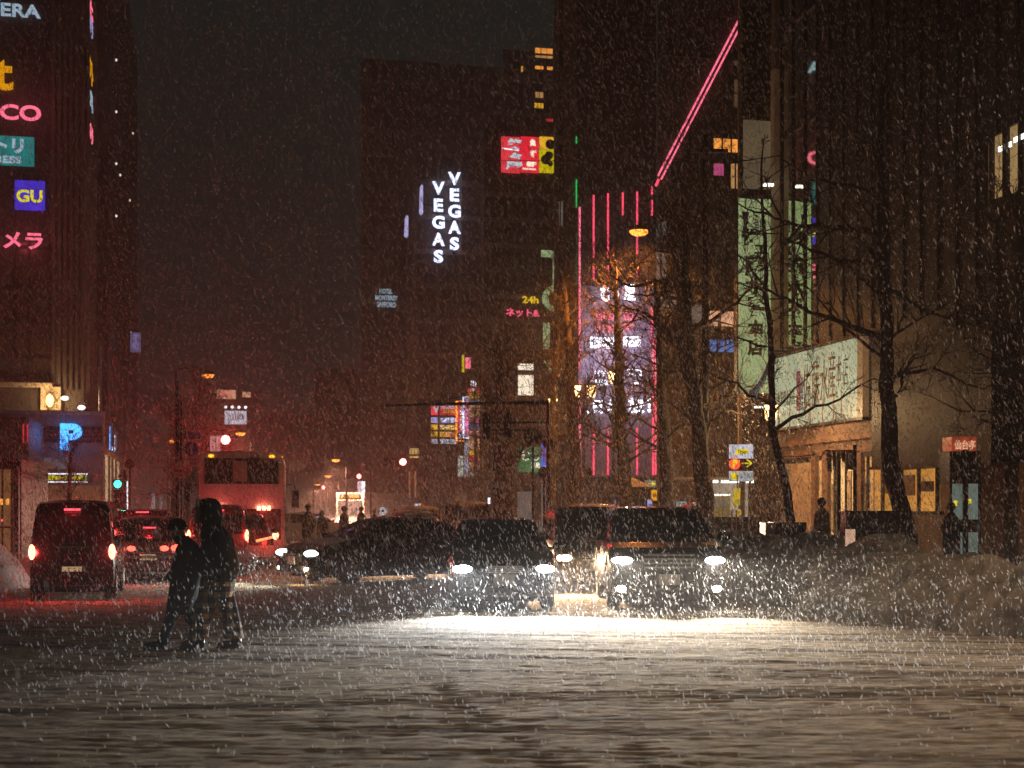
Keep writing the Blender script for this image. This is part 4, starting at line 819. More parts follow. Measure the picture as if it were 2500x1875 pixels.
for k, (px, py, Y) in enumerate(((820,1123,110),(801,1162,140),(775,1183,170),(1068-180,1225,160),(612-25,1038+20,95),(426,1076,90))):
    cobra(['orange lamp glowing above the far end of the street', 'lower orange lamp below the brightest far lamp', 'small orange lamp near the far red signal', 'tiny yellowish lamp right of the distant bus', 'orange lamp just right of the near red signal', 'small orange lamp left of the arrow sign pole'][k], px, py, Y, px+(26 if k != 5 else -14), 1, (9000, 12000, 14000, 10000, 2500, 1200)[k])
o = thing('street_lamp', 'tall assumed street lamp, added to light the snow bank, on the junction corner just outside the right edge of the photo', 'street lamp', (9.6, 13.2, 0), 0)  # assumed lamp, out of view: added to light the bank and right foreground
part('pole', MB().tube([(0,0,0),(0,0,5.5),(0,0,9.2)], [.11,.09,.06], 8), M['frame'], o, 40); part('arm', MB().tube([(0,0,9.2),(-.7,0,9.4),(-1.5,0,9.2)], .05, 6), M['frame'], o, 40); part('lamp_head', MB().ball((-1.5,0,9.12), (.4,.3,.13), 14, 6), M['frame'], o, 60); part('lamp_glass', MB().ball((-1.5,0,9.02), (.34,.26,.17), 14, 8), E_['sodium'], o, 60)
lamp('SPOT', (8.1, 13.2, 8.6), 1000, (1,.64,.38), size=.25, spot=128, blend=.5)  # spot light of the assumed lamp outside the frame
# lantern style lamps
def lantern(label, px, py, Y, n=1, power=220, base=0):
    z = Z(py, Y); o = thing('street_lantern', label, 'lantern', G(px, Y), 0)
    part('pole', MB().tube([(0,0,0),(0,0,z-.35)], [.08,.05], 8), M['frame'], o, 40)
    for i in range(n):
        x = (i-(n-1)/2)*.62
        if n > 1: part('arm', MB().tube([(0,0,z-.5),(x,0,z-.45),(x,0,z-.25)], .03, 6), M['frame'], o)
        g = MB().add([(x-.13,-.13,z-.25),(x+.13,-.13,z-.25),(x+.13,.13,z-.25),(x-.13,.13,z-.25),(x-.2,-.2,z+.2),(x+.2,-.2,z+.2),(x+.2,.2,z+.2),(x-.2,.2,z+.2)], [(0,3,2,1),(4,5,6,7),(0,1,5,4),(1,2,6,5),(2,3,7,6),(3,0,4,7)])
        part('lamp_glass', g, E_['lamp'], o); part('cap', MB().add([(x-.25,-.25,z+.205),(x+.25,-.25,z+.205),(x+.25,.25,z+.205),(x-.25,.25,z+.205),(x,0,z+.38)], [(0,1,4),(1,2,4),(2,3,4),(3,0,4),(3,2,1,0)]), M['frame'], o)
    lamp('POINT', G(px, Y-.5, z), power, (1,.62,.28), size=.3); return o
lantern('twin street lantern glowing warm yellow left of the neon tube', 1425, 955, 56, 2, 420)
lantern('single warm lantern in front of the neon building lettering', 1497, 920, 57, 1, 320)
lantern('small warm lantern behind the dark signal heads', 1350, 985, 64, 1, 200)
lantern('warm lantern beside the thin tree at the left edge of the green sign', 1882, 1006, 44, 1, 420)
lantern('dim warm lantern on the block between the big tree trunks', 1660, 1050, 62, 1, 90)
def signal(label, px, py, Y, col, polepx, horiz=True, r=.15, power=60, lcol=(1,.05,.05), arm=True, glow=True):
    z = Z(py, Y); o = thing('traffic_signal', label, 'traffic signal', G(polepx, Y), 0); x = (px-polepx)*Y/F
    part('pole', MB().tube([(0,0,0),(0,0,z+.6)], [.1,.07], 8), M['frame'], o, 40)
    if arm: part('arm', MB().tube([(0,0,z+.35),(x,0,z+.35)], .04, 6), M['frame'], o)
    hb = MB()
    for dz in (-.84, -.42, 0) if not horiz else (0,): hb.box(x-.2,-.08,z-.2+dz,x+.2,.15,z+.2+dz)
    if horiz: hb.box(x-.95,-.07,z-.19,x-.2,.14,z+.19)
    part('housing', hb, M['frame'], o); part('lens', MB().ball((x,-.1,z), (r,.06,r), 14, 8), col, o)
    if glow: lamp('SPOT', G(px, Y-.3, z), power, lcol, size=.12, rot=(math.pi/2-R_(22), 0, math.pi), spot=104, blend=.6)
    return o
signal('near red traffic signal glowing above the coach roof', 552, 1074, 52, E_['sigred'], 505, False, .17, 3200)
signal('red traffic signal over the middle of the street', 984, 1128, 70, E_['sigred'], 1040, True, .17, 700)
signal('small far red signal above the white pillar sign', 877, 1163, 105, E_['sigred'], 905, True, .17, 700)
signal('tiny far red signal between the orange lamps', 790, 1190, 130, E_['sigred'], 765, True, .17, 700)
o = signal('green pedestrian signal in front of the store entrance', 289, 1182, 60, E_['siggreen'], 305, False, .16, 25, (.05,1,.7), True)
# overhead signal arms seen from behind
o = thing('signal_gantry', 'long dark horizontal arm with signal heads seen from behind across the middle', 'signal gantry', G(1338, 36), 0); u = 36/F
X_ = lambda px: (px-1338)*u
part('arm', MB().tube([(X_(935),0,Z(991,36)),(X_(1020),0,Z(988,36)),(X_(1340),0,Z(982,36))], [.03,.04,.05], 6), M['frame'], o)
part('arm', MB().tube([(X_(1185),0,Z(1031,36)),(X_(1340),0,Z(1031,36))], .03, 6), M['frame'], o)
part('arm', MB().tube([(X_(1185),0,Z(1050,36)),(X_(1300),0,Z(1050,36))], .025, 6), M['frame'], o)
part('pole', MB().tube([(0,0,0),(0,0,Z(985,36))], [.06,.045], 8), M['frame'], o, 40)
for px, y0, y1 in ((1188,1011,1073),(1239,1012,1068)): part('signal_head', MB().box(X_(px)-.1,-.1,Z(y1,36),X_(px)+.1,.12,Z(y0,36)).ball((X_(px),0,Z(y0,36)),(.1,.1,.08)), M['frame'], o)
part('stay_wire', MB().tube([(X_(1020),0,Z(988,36)),(X_(1120),0,Z(970,36)),(X_(1180),0,Z(915,36))], .008, 4), M['frame'], o)
for k, (px, py, r, Y, py0) in enumerate(((1301,1065,22,38,1340),(1338,1083,13,38,1340),(1328,1152,13,40,1340),(317,1133,12,50,1340),(1438,1152,10,48,1340))):
    o = thing('round_road_sign', ['big dark round sign seen from behind right of the signal heads', 'dark round sign back just right of the big one', 'lower dark round sign back on the bent pole', 'red-tinted round sign back above the green signal', 'brown round sign back in front of the neon tubes'][k], 'road sign', G(px, Y), 0); rr = r*Y/F
    part('disc', MB().disc((0,0,Z(py,Y)), rr, 1, .02), M['frame'] if k != 3 else M['redp'], o); part('pole', MB().tube([(0,.05,0),(0,.05,Z(py,Y)+rr)], .035, 6), M['frame'], o)
# left sign pole
o = thing('road_sign_pole', 'pole with blue straight-ahead arrow sign and no-right-turn sign', 'road sign', G(432, 40), 0); u = 40/F; z4 = lambda py: Z(py, 40); x4 = lambda px: (px-432)*u
part('pole', MB().tube([(0,.06,0),(0,.06,z4(930))], .05, 8), M['frame'], o); part('pole', MB().tube([(x4(441),.08,0),(x4(441),.08,z4(980))], .03, 8), M['frame'], o)
part('arrow_sign', MB().disc((x4(467),0,z4(1096)), 19*u, 1, .02), M['signw'], o, label='round blue sign with a white arrow pointing up'); part('blue_face', MB().disc((x4(467),-.013,z4(1096)), 17.3*u, 1, .006), pb('bright_blue', (.10,.12,.55), .5), o)
a = x4(467); part('arrow', MB().poly([(a-2.8*u,z4(1110)),(a+2.8*u,z4(1110)),(a+2.8*u,z4(1094)),(a+8*u,z4(1096)),(a,z4(1081)),(a-8*u,z4(1096)),(a-2.8*u,z4(1094))], -.022, -.016), M['signw'], o)
part('plate', MB().box(x4(449),-.01,z4(1135),x4(486),.01,z4(1117)), M['signw'], o); letter(o, 'lettering', '自転車を除く', x4(451), -.012, z4(1124), 33*u, 5*u, M['ink'], 0, .004); letter(o, 'lettering', '市内全域', x4(462), -.012, z4(1133), 18*u, 5*u, M['ink'], 0, .004)
part('turn_sign', MB().disc((x4(437),-.02,z4(1139)), 11.5*u, 1, .02), M['signr'], o, label='round red-ringed no-right-turn sign'); part('white_face', MB().disc((x4(437),-.033,z4(1139)), 8*u, 1, .006), M['signw'], o)
a = x4(437); part('turn_arrow', MB().tube([(a-2.5*u,-.042,z4(1144)),(a-2.5*u,-.042,z4(1137)),(a+3*u,-.042,z4(1135)),(a+3*u,-.042,z4(1140))], .012, 5), M['ink'], o)
part('plate', MB().box(x4(425),-.02,z4(1166),x4(450),0,z4(1153)), M['signw'], o); letter(o, 'lettering', '7-20', x4(427), -.024, z4(1163), 20*u, 6*u, M['ink'], 0.01, .004)
part('street_name_plate', MB().box(x4(448),-.01,z4(1071),x4(492),.01,z4(1056)), pb('violet_plate', (.25,.12,.45), .5), o); letter(o, 'lettering', '北4西3', x4(453), -.014, z4(1068), 32*u, 8*u, M['signw'], 0, .004)
part('bracket', MB().tube([(0,0,z4(1096)),(x4(467),0.03,z4(1096))], .02, 6), M['frame'], o)
o = thing('round_road_sign', 'white round no-vehicles sign lit above the dark sedan roof', 'road sign', G(935, 48), 0); rr = 9.5*48/F
part('disc', MB().disc((0,0,Z(1248,48)), rr, 1, .02), em('sign_white_lit', (.85,.9,1), .8), o); part('ring', MB().disc((0,-.013,Z(1248,48)), rr*.82, 1, .006), pb('sign_blue_dim', (.3,.35,.5), .5), o); part('face', MB().disc((0,-.018,Z(1248,48)), rr*.68, 1, .005), em('sign_white_lit2', (.8,.85,.95), .7), o)
part('car_symbol', MB().box(-.05,-.03,Z(1248,48)-.03,.05,-.022,Z(1248,48)+.035).poly([(-.035,Z(1248,48)+.035),(.035,Z(1248,48)+.035),(.025,Z(1248,48)+.06),(-.025,Z(1248,48)+.06)], -.03, -.022), M['ink'], o); part('pole', MB().tube([(0,.04,0),(0,.04,Z(1248,48))], .03, 6), M['steel'], o)
o, w_, h_ = sign('pillar_sign', 'bright white vertical pillar sign at the far end under a red signal', 'sign', 873, 1175, 882, 1242, 112, E_['lsign'], [('ホ\nテ\nル\nP', .1, .05, .8, .9, E_['cblue'], 0)]); part('side_sign', MB().box(w_, 0, h_*.72, w_+.3, .2, h_).box(w_, 0, h_*.55, w_+.3, .2, h_*.7), E_['white'], o); part('post', MB().box(.1,.02,-1.7,.25,.1,-.02), M['frame'], o)
sign('lit_sign', 'yellow grid-like lit sign beside the middle red signal', 'sign', 1000, 1095, 1023, 1118, 100, em('yellow_grid', (1,.62,.2), .8, mottled=3), [('田', .1, .1, .8, .8, M['frame'], -.01)])
sign('lit_sign', 'small blue and white upright lights at the far kerb', 'sign', 1013, 1230, 1020, 1244, 90, em('blue_small', (.4,.5,1), 1.4)); sign('lit_sign', 'small pink lit panel right of the small blue light', 'sign', 1022, 1229, 1028, 1243, 90, E_['peach'])
for px, m in ((998,'gold'),(1012,'orwin')): sign('lit_sign', f'dim {"yellow" if m == "gold" else "orange"} vertical lights beside the middle signal pole', 'sign', px, 1150, px+4, 1215, 110, em('dim_'+m, (1,.4,.15), .3, mottled=3))

# ================================================================ VEHICLES
def lerp(pts, x):
    return float(np.interp(x, [p[0] for p in pts], [p[1] for p in pts]))
class Car:
    """profile: (x, z) of the roof line from rear (-L/2) to front (+L/2); x forward, y left"""
    def __init__(c, L, W, H, prof, belt, zf=.2, wheel_r=.32, axles=(-1.3, 1.35), tuck=.27, endt=.16):
        c.L, c.W, c.H, c.p, c.b, c.zf, c.r, c.ax, c.tuck, c.endt = L, W, H, prof, belt, zf, wheel_r, axles, tuck, endt
    def top(c, x): return lerp(c.p, x)
    def belt(c, x): return min(lerp(c.b, x) if hasattr(c.b, '__len__') else c.b, c.top(x)-.012)
    def w(c, x):
        e = max(0, (abs(x)-(c.L/2-.55))/.55); return c.W/2*(1-c.endt*e**2.2)
    def wt(c, x):
        r = max(0, min(1, (c.top(x)-c.belt(x))/(c.H-.9))); return c.w(x)*(.965-c.tuck*r)
    def fl(c, x):
        z = c.zf+.06*max(0, (abs(x)-(c.L/2-.25))/.25)
        for a in c.ax:
            d = abs(x-a); R = c.r+.07
            if d < R: z = max(z, c.r+math.sqrt(R*R-d*d)*.98)
        return z
    def sec(c, x):
        w_, t, b, z0, wt = c.w(x), c.top(x), c.belt(x), c.fl(x), c.wt(x)
        z0 = min(z0, b-.12); mid = z0+(b-z0)*.45
        h = [(0, z0), (w_*.93, z0), (w_*.985, min(z0+.05, b)), (w_, mid), (w_*.985, b-(b-z0)*.12), (w_*.965, b), (wt*1.0, b+(t-b)*.86), (wt*.9, b+(t-b)*.965), (wt*.5, t-.004), (0, t)]
        return h
    def body(c):
        xs = sorted(set([round(v, 3) for v in np.linspace(-c.L/2, c.L/2, 58)]+[p[0] for p in c.p])); m = MB(); vs = []; N = 0
        for x in xs:
            h = c.sec(x); ring = [(x, y, z) for y, z in h]+[(x, -y, z) for y, z in h[-2:0:-1]]; N = len(ring); vs += ring
        fs = [(i*N+k, i*N+(k+1) % N, (i+1)*N+(k+1) % N, (i+1)*N+k) for i in range(len(xs)-1) for k in range(N)]
        fs += [tuple(range(N)), tuple(range((len(xs)-1)*N+N-1, (len(xs)-1)*N-1, -1))]
        return m.add(vs, fs)
    def side(c, x0, x1, v0=.08, v1=.95, s=1, off=.006, n=8):
        m = MB(); vs = []
        for i in range(n+1):
            x = x0+(x1-x0)*i/n; h = c.sec(x); (ya, za), (yb, zb_) = h[5], h[6]
            for v in (v0, v1): vs.append((x, s*(ya+(yb-ya)*v+off), za+(zb_-za)*v))
        return m.add(vs, [(2*i, 2*i+2, 2*i+3, 2*i+1) for i in range(n)])
    def screen(c, x0, x1, f=.86, off=.012, n=6):
        m = MB(); vs = []
        for i in range(n+1):
            x = x0+(x1-x0)*i/n; h = c.sec(x); sg = 1 if x1 > x0 else -1
            pts = [(-h[6][0]*f*1.08, h[6][1]-.0), (-h[7][0]*f, h[7][1]), (0, h[9][1]), (h[7][0]*f, h[7][1]), (h[6][0]*f*1.08, h[6][1])]
            vs += [(x+sg*off, y, z+off) for y, z in pts]
        return m.add(vs, [(5*i+k, 5*i+k+1, 5*i+k+6, 5*i+k+5) for i in range(n) for k in range(4)])
def wheel(parent, x, y, r, side, w_=.2, spokes=7):
    prof = [(.62, -.5), (.9, -.5), (1, -.36), (1, .36), (.9, .5), (.62, .5)]; n = 28; vs = []
    for k in range(n):
        a = 2*math.pi*k/n
        for rr, t in prof: vs.append((math.cos(a)*rr*r, t*w_, math.sin(a)*rr*r))
    m = len(prof); fs = [(k*m+j, ((k+1) % n)*m+j, ((k+1) % n)*m+(j+1) % m, k*m+(j+1) % m) for k in range(n) for j in range(m)]
    o = part('wheel', MB().add(vs, fs), M['rubber'], parent, 40); o.location = (x, y, r)
    rm = MB(); rm.disc((0, side*w_*.12, 0), r*.2, 1, w_*.5, 16)
    rm.disc((0, -side*w_*.2, 0), r*.62, 1, .02, 24)
    for k in range(spokes):
        a = 2*math.pi*k/spokes; rm.bar((math.cos(a)*.1*r, side*w_*.34, math.sin(a)*.1*r), (math.cos(a)*.64*r, side*w_*.4, math.sin(a)*.64*r), .06 if spokes > 6 else .09, .03)
    rr = [(math.cos(a)*r*.62, side*w_*.4, math.sin(a)*r*.62) for a in np.linspace(0, 2*math.pi, 25)]; rm.tube(rr, .022, 6, False)
    part('rim', rm, M['rim'], o, 40)
def make_car(name, label, cat, c, loc, rz, paint, spoke=7, mirrors=True, windows=(), ws=None, rw=None, plate=None, group=None):
    o = thing(name, label, cat, loc, rz, group)
    part('body', c.body(), paint, o, 38)
    part('underbody', MB().box(-c.L/2+.35, -c.W/2+.22, .14, c.L/2-.35, c.W/2-.22, c.zf+.25), M['rubber'], o)
    for a in c.ax:
        for s in (-1, 1): wheel(o, a, s*(c.w(a)-.115), c.r, s, spokes=spoke)
    for x0, x1 in windows:
        for s in (-1, 1): part('side_window', c.side(x0, x1, s=s), M['cglass'], o)
    if ws: part('windscreen', c.screen(*ws), M['cglass'], o)
    if rw: part('rear_window', c.screen(*rw), M['cglass'], o)
    if mirrors:
        xm = ws[0]-.05 if ws else c.L*.2; xm = (ws[0]*.75+ws[1]*.25) if ws else xm
        for s in (-1, 1):
            y = s*(c.w(xm)*.97); z = c.belt(xm)+.05
            part('wing_mirror', MB().bar((xm, y-s*.03, z), (xm, y+s*.12, z+.03), .05).ball((xm, y+s*.17, z+.06), (.07, .12, .08), 10, 7), paint, o, 60)
    return o
def front_lights(o, c, z, ys, size, mat, power, col, spot=95, fog=None, grille=None, aim=0, blend=.8, badge=True):
    for s in (-1, 1):
        x = c.L/2-.13
        part('headlight', MB().ball((x, s*ys, z), (.17, size[0], size[1]), 16, 8), mat, o, 60)
        if power: lamp('SPOT', (c.L/2+.14, s*ys, z), power, col, o, .06, (math.pi/2, 0, -math.pi/2), spot, blend).rotation_euler = (math.pi/2-R_(aim), 0, -math.pi/2)
        if fog: part('fog_lamp', MB().ball((c.L/2-.04, s*fog[0], fog[1]), (.07, .085, .06), 12, 6), mat, o, 60)
    if grille:
        g = MB(); z0, z1, w_ = grille; g.box(c.L/2-.06, -w_, z0, c.L/2+.012, w_, z1)
        part('grille', g, M['rubber'], o); b = MB()
        for k in range(4): zz_ = z0+(z1-z0)*(k+.5)/4; b.box(c.L/2+.012, -w_*.95, zz_-.012, c.L/2+.026, w_*.95, zz_+.012)
        part('grille_bars', b, M['chrome'], o)
    part('bumper_intake', MB().box(c.L/2-.05, -c.W*.33, c.zf+.1, c.L/2+.01, c.W*.33, c.zf+.2), M['rubber'], o)
    part('number_plate', MB().box(c.L/2+.015, -.165, .42, c.L/2+.035, .165, .585), M['plate'], o)
def plate(o, c, z, text, lit=True, small='札幌 500', y=0):
    m = em('plate_lit', (.9,.62,.3), .45) if lit else M['plate']
    p = part('number_plate', MB().box(-c.L/2-.03, y-.165, z, -c.L/2-.01, y+.165, z+.165), m, o)
    a = link('lettering', text_mesh(text, .25, .085, .004, .03), M['ink'], p, (-c.L/2-.032, y+.12, z+.02), -math.pi/2)
    b = link('lettering', text_mesh(small, .14, .035, .004, .02), M['ink'], p, (-c.L/2-.032, y+.07, z+.12), -math.pi/2)
HEAD_IN = TH-math.pi/2; HEAD_OUT = TH+math.pi/2
def place(px, Y, L, hd, front=True):
    d = Vector((math.cos(hd), math.sin(hd), 0)); return G(px, Y)-d*(L/2)*(1 if front else -1)

# hatchback facing us
hb = Car(3.9, 1.70, 1.47, [(-1.95,.55),(-1.93,.95),(-1.8,1.25),(-1.55,1.40),(-1.0,1.46),(-.2,1.47),(.25,1.44),(.55,1.30),(1.0,1.06),(1.15,.99),(1.5,.93),(1.8,.82),(1.92,.66),(1.95,.45)], [(-1.95,.9),(0,.93),(1.95,.86)], axles=(-1.22,1.22), wheel_r=.31, tuck=.2)
A = make_car('hatchback', 'dark compact hatchback facing us with two blazing white headlights in the middle of the junction', 'car', hb, place(1231, 22.3, 3.9, R_(-86)), R_(-86), M['paint'], windows=((-1.5,-.75),(-.68,.1),(.16,.62)), ws=(1.0,.38), rw=(-1.86,-1.62))
front_lights(A, hb, .66, .64, (.17,.07), E_['head'], 1700, (.93,.97,1), grille=(.6,.72,.3), spot=90)
part('wiper', MB().bar((1.0,-.5,1.085),(.8,.1,1.2),.02).bar((1.0,.1,1.085),(.8,.6,1.18),.02), M['rubber'], A)
part('rear_view_mirror', MB().ball((.25,0,1.3),(.03,.13,.04)), M['white'], A); part('windscreen_sticker', MB().box(.63,-.62,1.27,.64,-.55,1.36), M['white'], A)
# big SUV facing us
sv = Car(4.6, 1.86, 1.66, [(-2.3,.6),(-2.27,1.05),(-2.05,1.4),(-1.8,1.58),(-1.0,1.65),(-.2,1.66),(.2,1.63),(.5,1.5),(1.0,1.2),(1.15,1.13),(1.7,1.08),(2.1,1.0),(2.25,.82),(2.3,.5)], [(-2.3,1.1),(0,1.07),(2.3,1.0)], zf=.26, axles=(-1.38,1.38), wheel_r=.37, tuck=.2)
B = make_car('sport_utility_car', 'tall dark sport utility car facing us with bright headlights and fog lamps at the right', 'car', sv, place(1634, 22.3, 4.6, R_(-90)), R_(-90), M['paint2'], windows=((-1.9,-1.15),(-1.08,-.2),(-.14,.5)), ws=(1.0,.33), rw=(-2.2,-1.9))
front_lights(B, sv, .80, .72, (.18,.06), E_['head'], 2000, (1,.88,.70), fog=(.74,.36), grille=(.66,.92,.42), spot=75)
for s_ in (-1, 1): part('roof_rail', MB().bar((-1.6,s_*.66,1.66),(0,s_*.66,1.68),.04), M['steel'], B)
part('wiper', MB().bar((1.05,-.6,1.19),(.85,.1,1.33),.02).bar((1.05,.1,1.19),(.85,.7,1.31),.02), M['rubber'], B)
# minivan behind, between the two
mv = Car(4.5, 1.72, 1.72, [(-2.25,.6),(-2.22,1.2),(-2.1,1.6),(-1.8,1.70),(.3,1.72),(.7,1.66),(1.1,1.42),(1.6,1.13),(1.8,1.04),(2.1,.96),(2.22,.78),(2.25,.5)], [(-2.25,1.0),(2.25,.95)], axles=(-1.35,1.4), wheel_r=.31, tuck=.16)
C_ = make_car('minivan', 'bronze minivan with one warm headlight visible between the two bright cars', 'car', mv, place(1462, 27.5, 4.5, R_(-87)), R_(-87), M['brownp'], windows=((-2.0,-1.1),(-1.0,0),(.08,.95)), ws=(1.6,.8))
front_lights(C_, mv, .66, .64, (.17,.09), E_['headw'], 1800, (1,.66,.38), grille=(.6,.8,.35), spot=120)
# turning sedan
hd = math.pi+R_(36)
sd = Car(4.75, 1.78, 1.45, [(-2.37,.55),(-2.34,.95),(-2.2,1.04),(-1.75,1.08),(-1.3,1.28),(-.8,1.41),(-.1,1.45),(.35,1.4),(.8,1.2),(1.15,1.0),(1.35,.96),(1.9,.86),(2.2,.74),(2.34,.6),(2.37,.42)], [(-2.37,.96),(0,.92),(2.37,.86)], axles=(-1.38,1.4), wheel_r=.33)
D = make_car('sedan', 'dark sedan turning left across the junction covered by falling snow', 'car', sd, place(690, 30.4, 4.75, hd)+Vector((.15,.3,0)), hd, M['paint'], windows=((-1.25,-.72),(-.66,.1),(.16,.78)), ws=(1.2,.45), rw=(-1.72,-.95), spoke=7)
front_lights(D, sd, .66, .66, (.19,.08), em('sedan_head', (.9,1,.85), 5), 260, (.95,1,.9), fog=(.62,.33), grille=(.48,.66,.4), spot=110)
lamp('POINT', (2.45,.62,.33), 14, (1,.7,.4), D, .04)
part('window_trim', MB().bar((-1.3,-.86,.97),(1.0,-.87,.94),.02).bar((-1.3,.86,.97),(1.0,.87,.94),.02), M['chrome'], D)
part('tail_light', MB().box(-2.38,.5,.8,-2.2,.82,.92), M['redlens'], D); part('tail_light', MB().box(-2.38,-.82,.8,-2.2,-.5,.92), M['redlens'], D)
# helper for cars seen from behind
def tail(o, c, z, ys, box, mat, power=30, col=(1,.05,.04), strip=None, brakes=(0,)):
    for s in (-1, 1):
        part('tail_light', MB().ball((-c.L/2+.02, s*ys, z), (.06, box[0], box[1]), 10, 8), mat, o, 60)
        if power: lamp('POINT', (-c.L/2-.28, s*ys, z), power, col, o, .06)
    if strip:
        st_ = MB()
        for k in range(strip[2]): st_.box(strip[3]-.03, (k-strip[2]/2)*strip[1]/strip[2]+.004, strip[0]-.018, strip[3], (k+1-strip[2]/2)*strip[1]/strip[2]-.004, strip[0]+.018)
        part('brake_strip', st_, E_['brk'], o); lamp('POINT', (strip[3]-.3, 0, strip[0]), power*.5, col, o, .08)
    part('rear_bumper', MB().box(-c.L/2-.04, -c.W*.45, .3, -c.L/2+.1, c.W*.45, .52), o.children[0].data.materials[0], o)
# black kei van, left
kv = Car(3.4, 1.48, 1.78, [(-1.7,.6),(-1.69,1.1),(-1.66,1.5),(-1.55,1.72),(-1.3,1.77),(.6,1.78),(.9,1.7),(1.2,1.4),(1.4,1.05),(1.6,.95),(1.68,.75),(1.7,.5)], [(-1.7,1.0),(1.7,.93)], zf=.22, axles=(-1.2,1.25), wheel_r=.28, tuck=.14, endt=.06)
V = make_car('black_van', 'boxy black van nearest us at the left with red tail lights on', 'van', kv, place(176, 24.8, 3.4, HEAD_OUT, False), HEAD_OUT, M['paint'], windows=((-1.5,-.9),(-.82,.1),(.18,.95)), ws=(1.35,.98), rw=(-1.705,-1.64))
part('rear_glass', MB().box(-1.715, -.56, 1.06, -1.70, .56, 1.5), M['cglass'], V)
tail(V, kv, .86, .67, (.06,.14), E_['tailhot'], 26, strip=(1.60,.28,8,-1.655)); plate(V, kv, .44, '11-21', True, '旭川 580')
part('tailgate_handle', MB().box(-1.74,-.3,.93,-1.70,.3,.965), M['chrome'], V); part('exhaust', MB().tube([(-1.72,-.4,.2),(-1.5,-.4,.2)], .03, 8), M['steel'], V)
# taxi like sedan
tx = Car(4.7, 1.70, 1.45, [(-2.35,.55),(-2.33,.92),(-2.2,.99),(-1.7,1.02),(-1.15,1.3),(-.8,1.41),(-.1,1.45),(.45,1.4),(.9,1.15),(1.2,.98),(2.0,.9),(2.3,.75),(2.35,.5)], [(-2.35,.92),(2.35,.86)], axles=(-1.35,1.4), wheel_r=.31, tuck=.2)
T = make_car('saloon_car', 'dark saloon with chrome bumper and plate 11-23 stopped beside the black van', 'car', tx, place(361, 30.3, 4.7, HEAD_OUT, False), HEAD_OUT, M['paint2'], windows=((-1.2,-.7),(-.62,.15),(.22,.85)), ws=(1.15,.5), rw=(-1.68,-.95))
tail(T, tx, .78, .60, (.13,.075), E_['tail'], 22, strip=(1.2,.28,10,-1.35)); plate(T, tx, .48, '11-23', True, '札幌 301')
part('tail_light', MB().ball((-2.35,.34,.77),(.05,.1,.06),10,8).ball((-2.35,-.34,.77),(.05,.1,.06),10,8), E_['tail'], T, 60, label='inner pair of round red rear lamps')
part('chrome_bumper', MB().box(-2.43,-.82,.56,-2.3,.82,.62).box(-2.40,-.8,.67,-2.34,.8,.69), M['chrome'], T); part('badge', MB().ball((-2.36,0,.78),(.02,.035,.035)), M['chrome'], T)
part('lower_trim', MB().box(-2.4,-.75,.25,-2.35,.75,.27), M['chrome'], T)
# tall car in front of the saloon
tc = Car(4.2, 1.7, 1.62, [(-2.1,.6),(-2.08,1.1),(-1.95,1.45),(-1.7,1.58),(0,1.62),(.5,1.55),(1.1,1.2),(1.3,1.05),(1.9,.9),(2.1,.5)], 1.0, axles=(-1.25,1.3), tuck=.16)
T2 = make_car('tall_hatchback', 'tall dark car ahead of the saloon with a red high brake light', 'car', tc, place(347, 37.5, 4.2, HEAD_OUT, False), HEAD_OUT, M['redp'], windows=((-1.7,-.9),(-.8,.1),(.2,.9)), ws=(1.25,.6), rw=(-2.04,-1.75))
tail(T2, tc, 1.0, .72, (.06,.16), E_['tail'], 20, strip=(1.53,.34,8,-1.93))
# kei van behind the walkers
k2 = Car(3.4, 1.48, 1.72, kv.p and [(x, z*.975) for x, z in kv.p], [(-1.7,1.0),(1.7,.93)], zf=.22, axles=(-1.2,1.25), wheel_r=.28, tuck=.16, endt=.06)
K = make_car('small_van', 'small van with a red glow put into its paint right behind the two walkers', 'van', k2, place(532, 34, 3.4, HEAD_OUT, False), HEAD_OUT, M['redp'], windows=((-1.5,-.9),(-.82,.1),(.18,.95)), ws=(1.35,.98))  # red light falling on this van is put into its body colour
part('rear_glass', MB().box(-1.715, -.56, 1.02, -1.70, .56, 1.48), M['cglass'], K); tail(K, k2, .98, .68, (.05,.14), E_['tailhot'], 12, strip=(1.58,.3,6,-1.66)); plate(K, k2, .5, '44-07', True)
# white small hatch in front of coach
k3 = Car(3.8, 1.66, 1.5, [(-1.9,.5),(-1.88,.8),(-1.75,1.1),(-1.5,1.38),(-1.0,1.48),(0,1.5),(.4,1.42),(.95,1.05),(1.7,.85),(1.9,.5)], .9, axles=(-1.15,1.2), wheel_r=.3)
N_ = make_car('hatchback', 'pale hatchback with a slanted glowing tail light squeezed between the small van and the coach', 'car', k3, place(592, 37, 3.8, HEAD_OUT, False), HEAD_OUT, M['redp'], windows=((-1.4,-.7),(-.6,.1),(.2,.7)), ws=(.95,.45), rw=(-1.85,-1.5))
for s in (-1, 1): part('tail_light', MB().bar((-1.9,s*.35,.78),(-1.84,s*.78,.88),.1,.06), em('streak_tail', (1,.22,.08), 3), N_)
part('pale_bumper', MB().box(-1.97,-.8,.36,-1.86,.8,.66), M['white'], N_); lamp('POINT', (-2.2,-.6,.85), 8, (1,.06,.04), N_, .1)
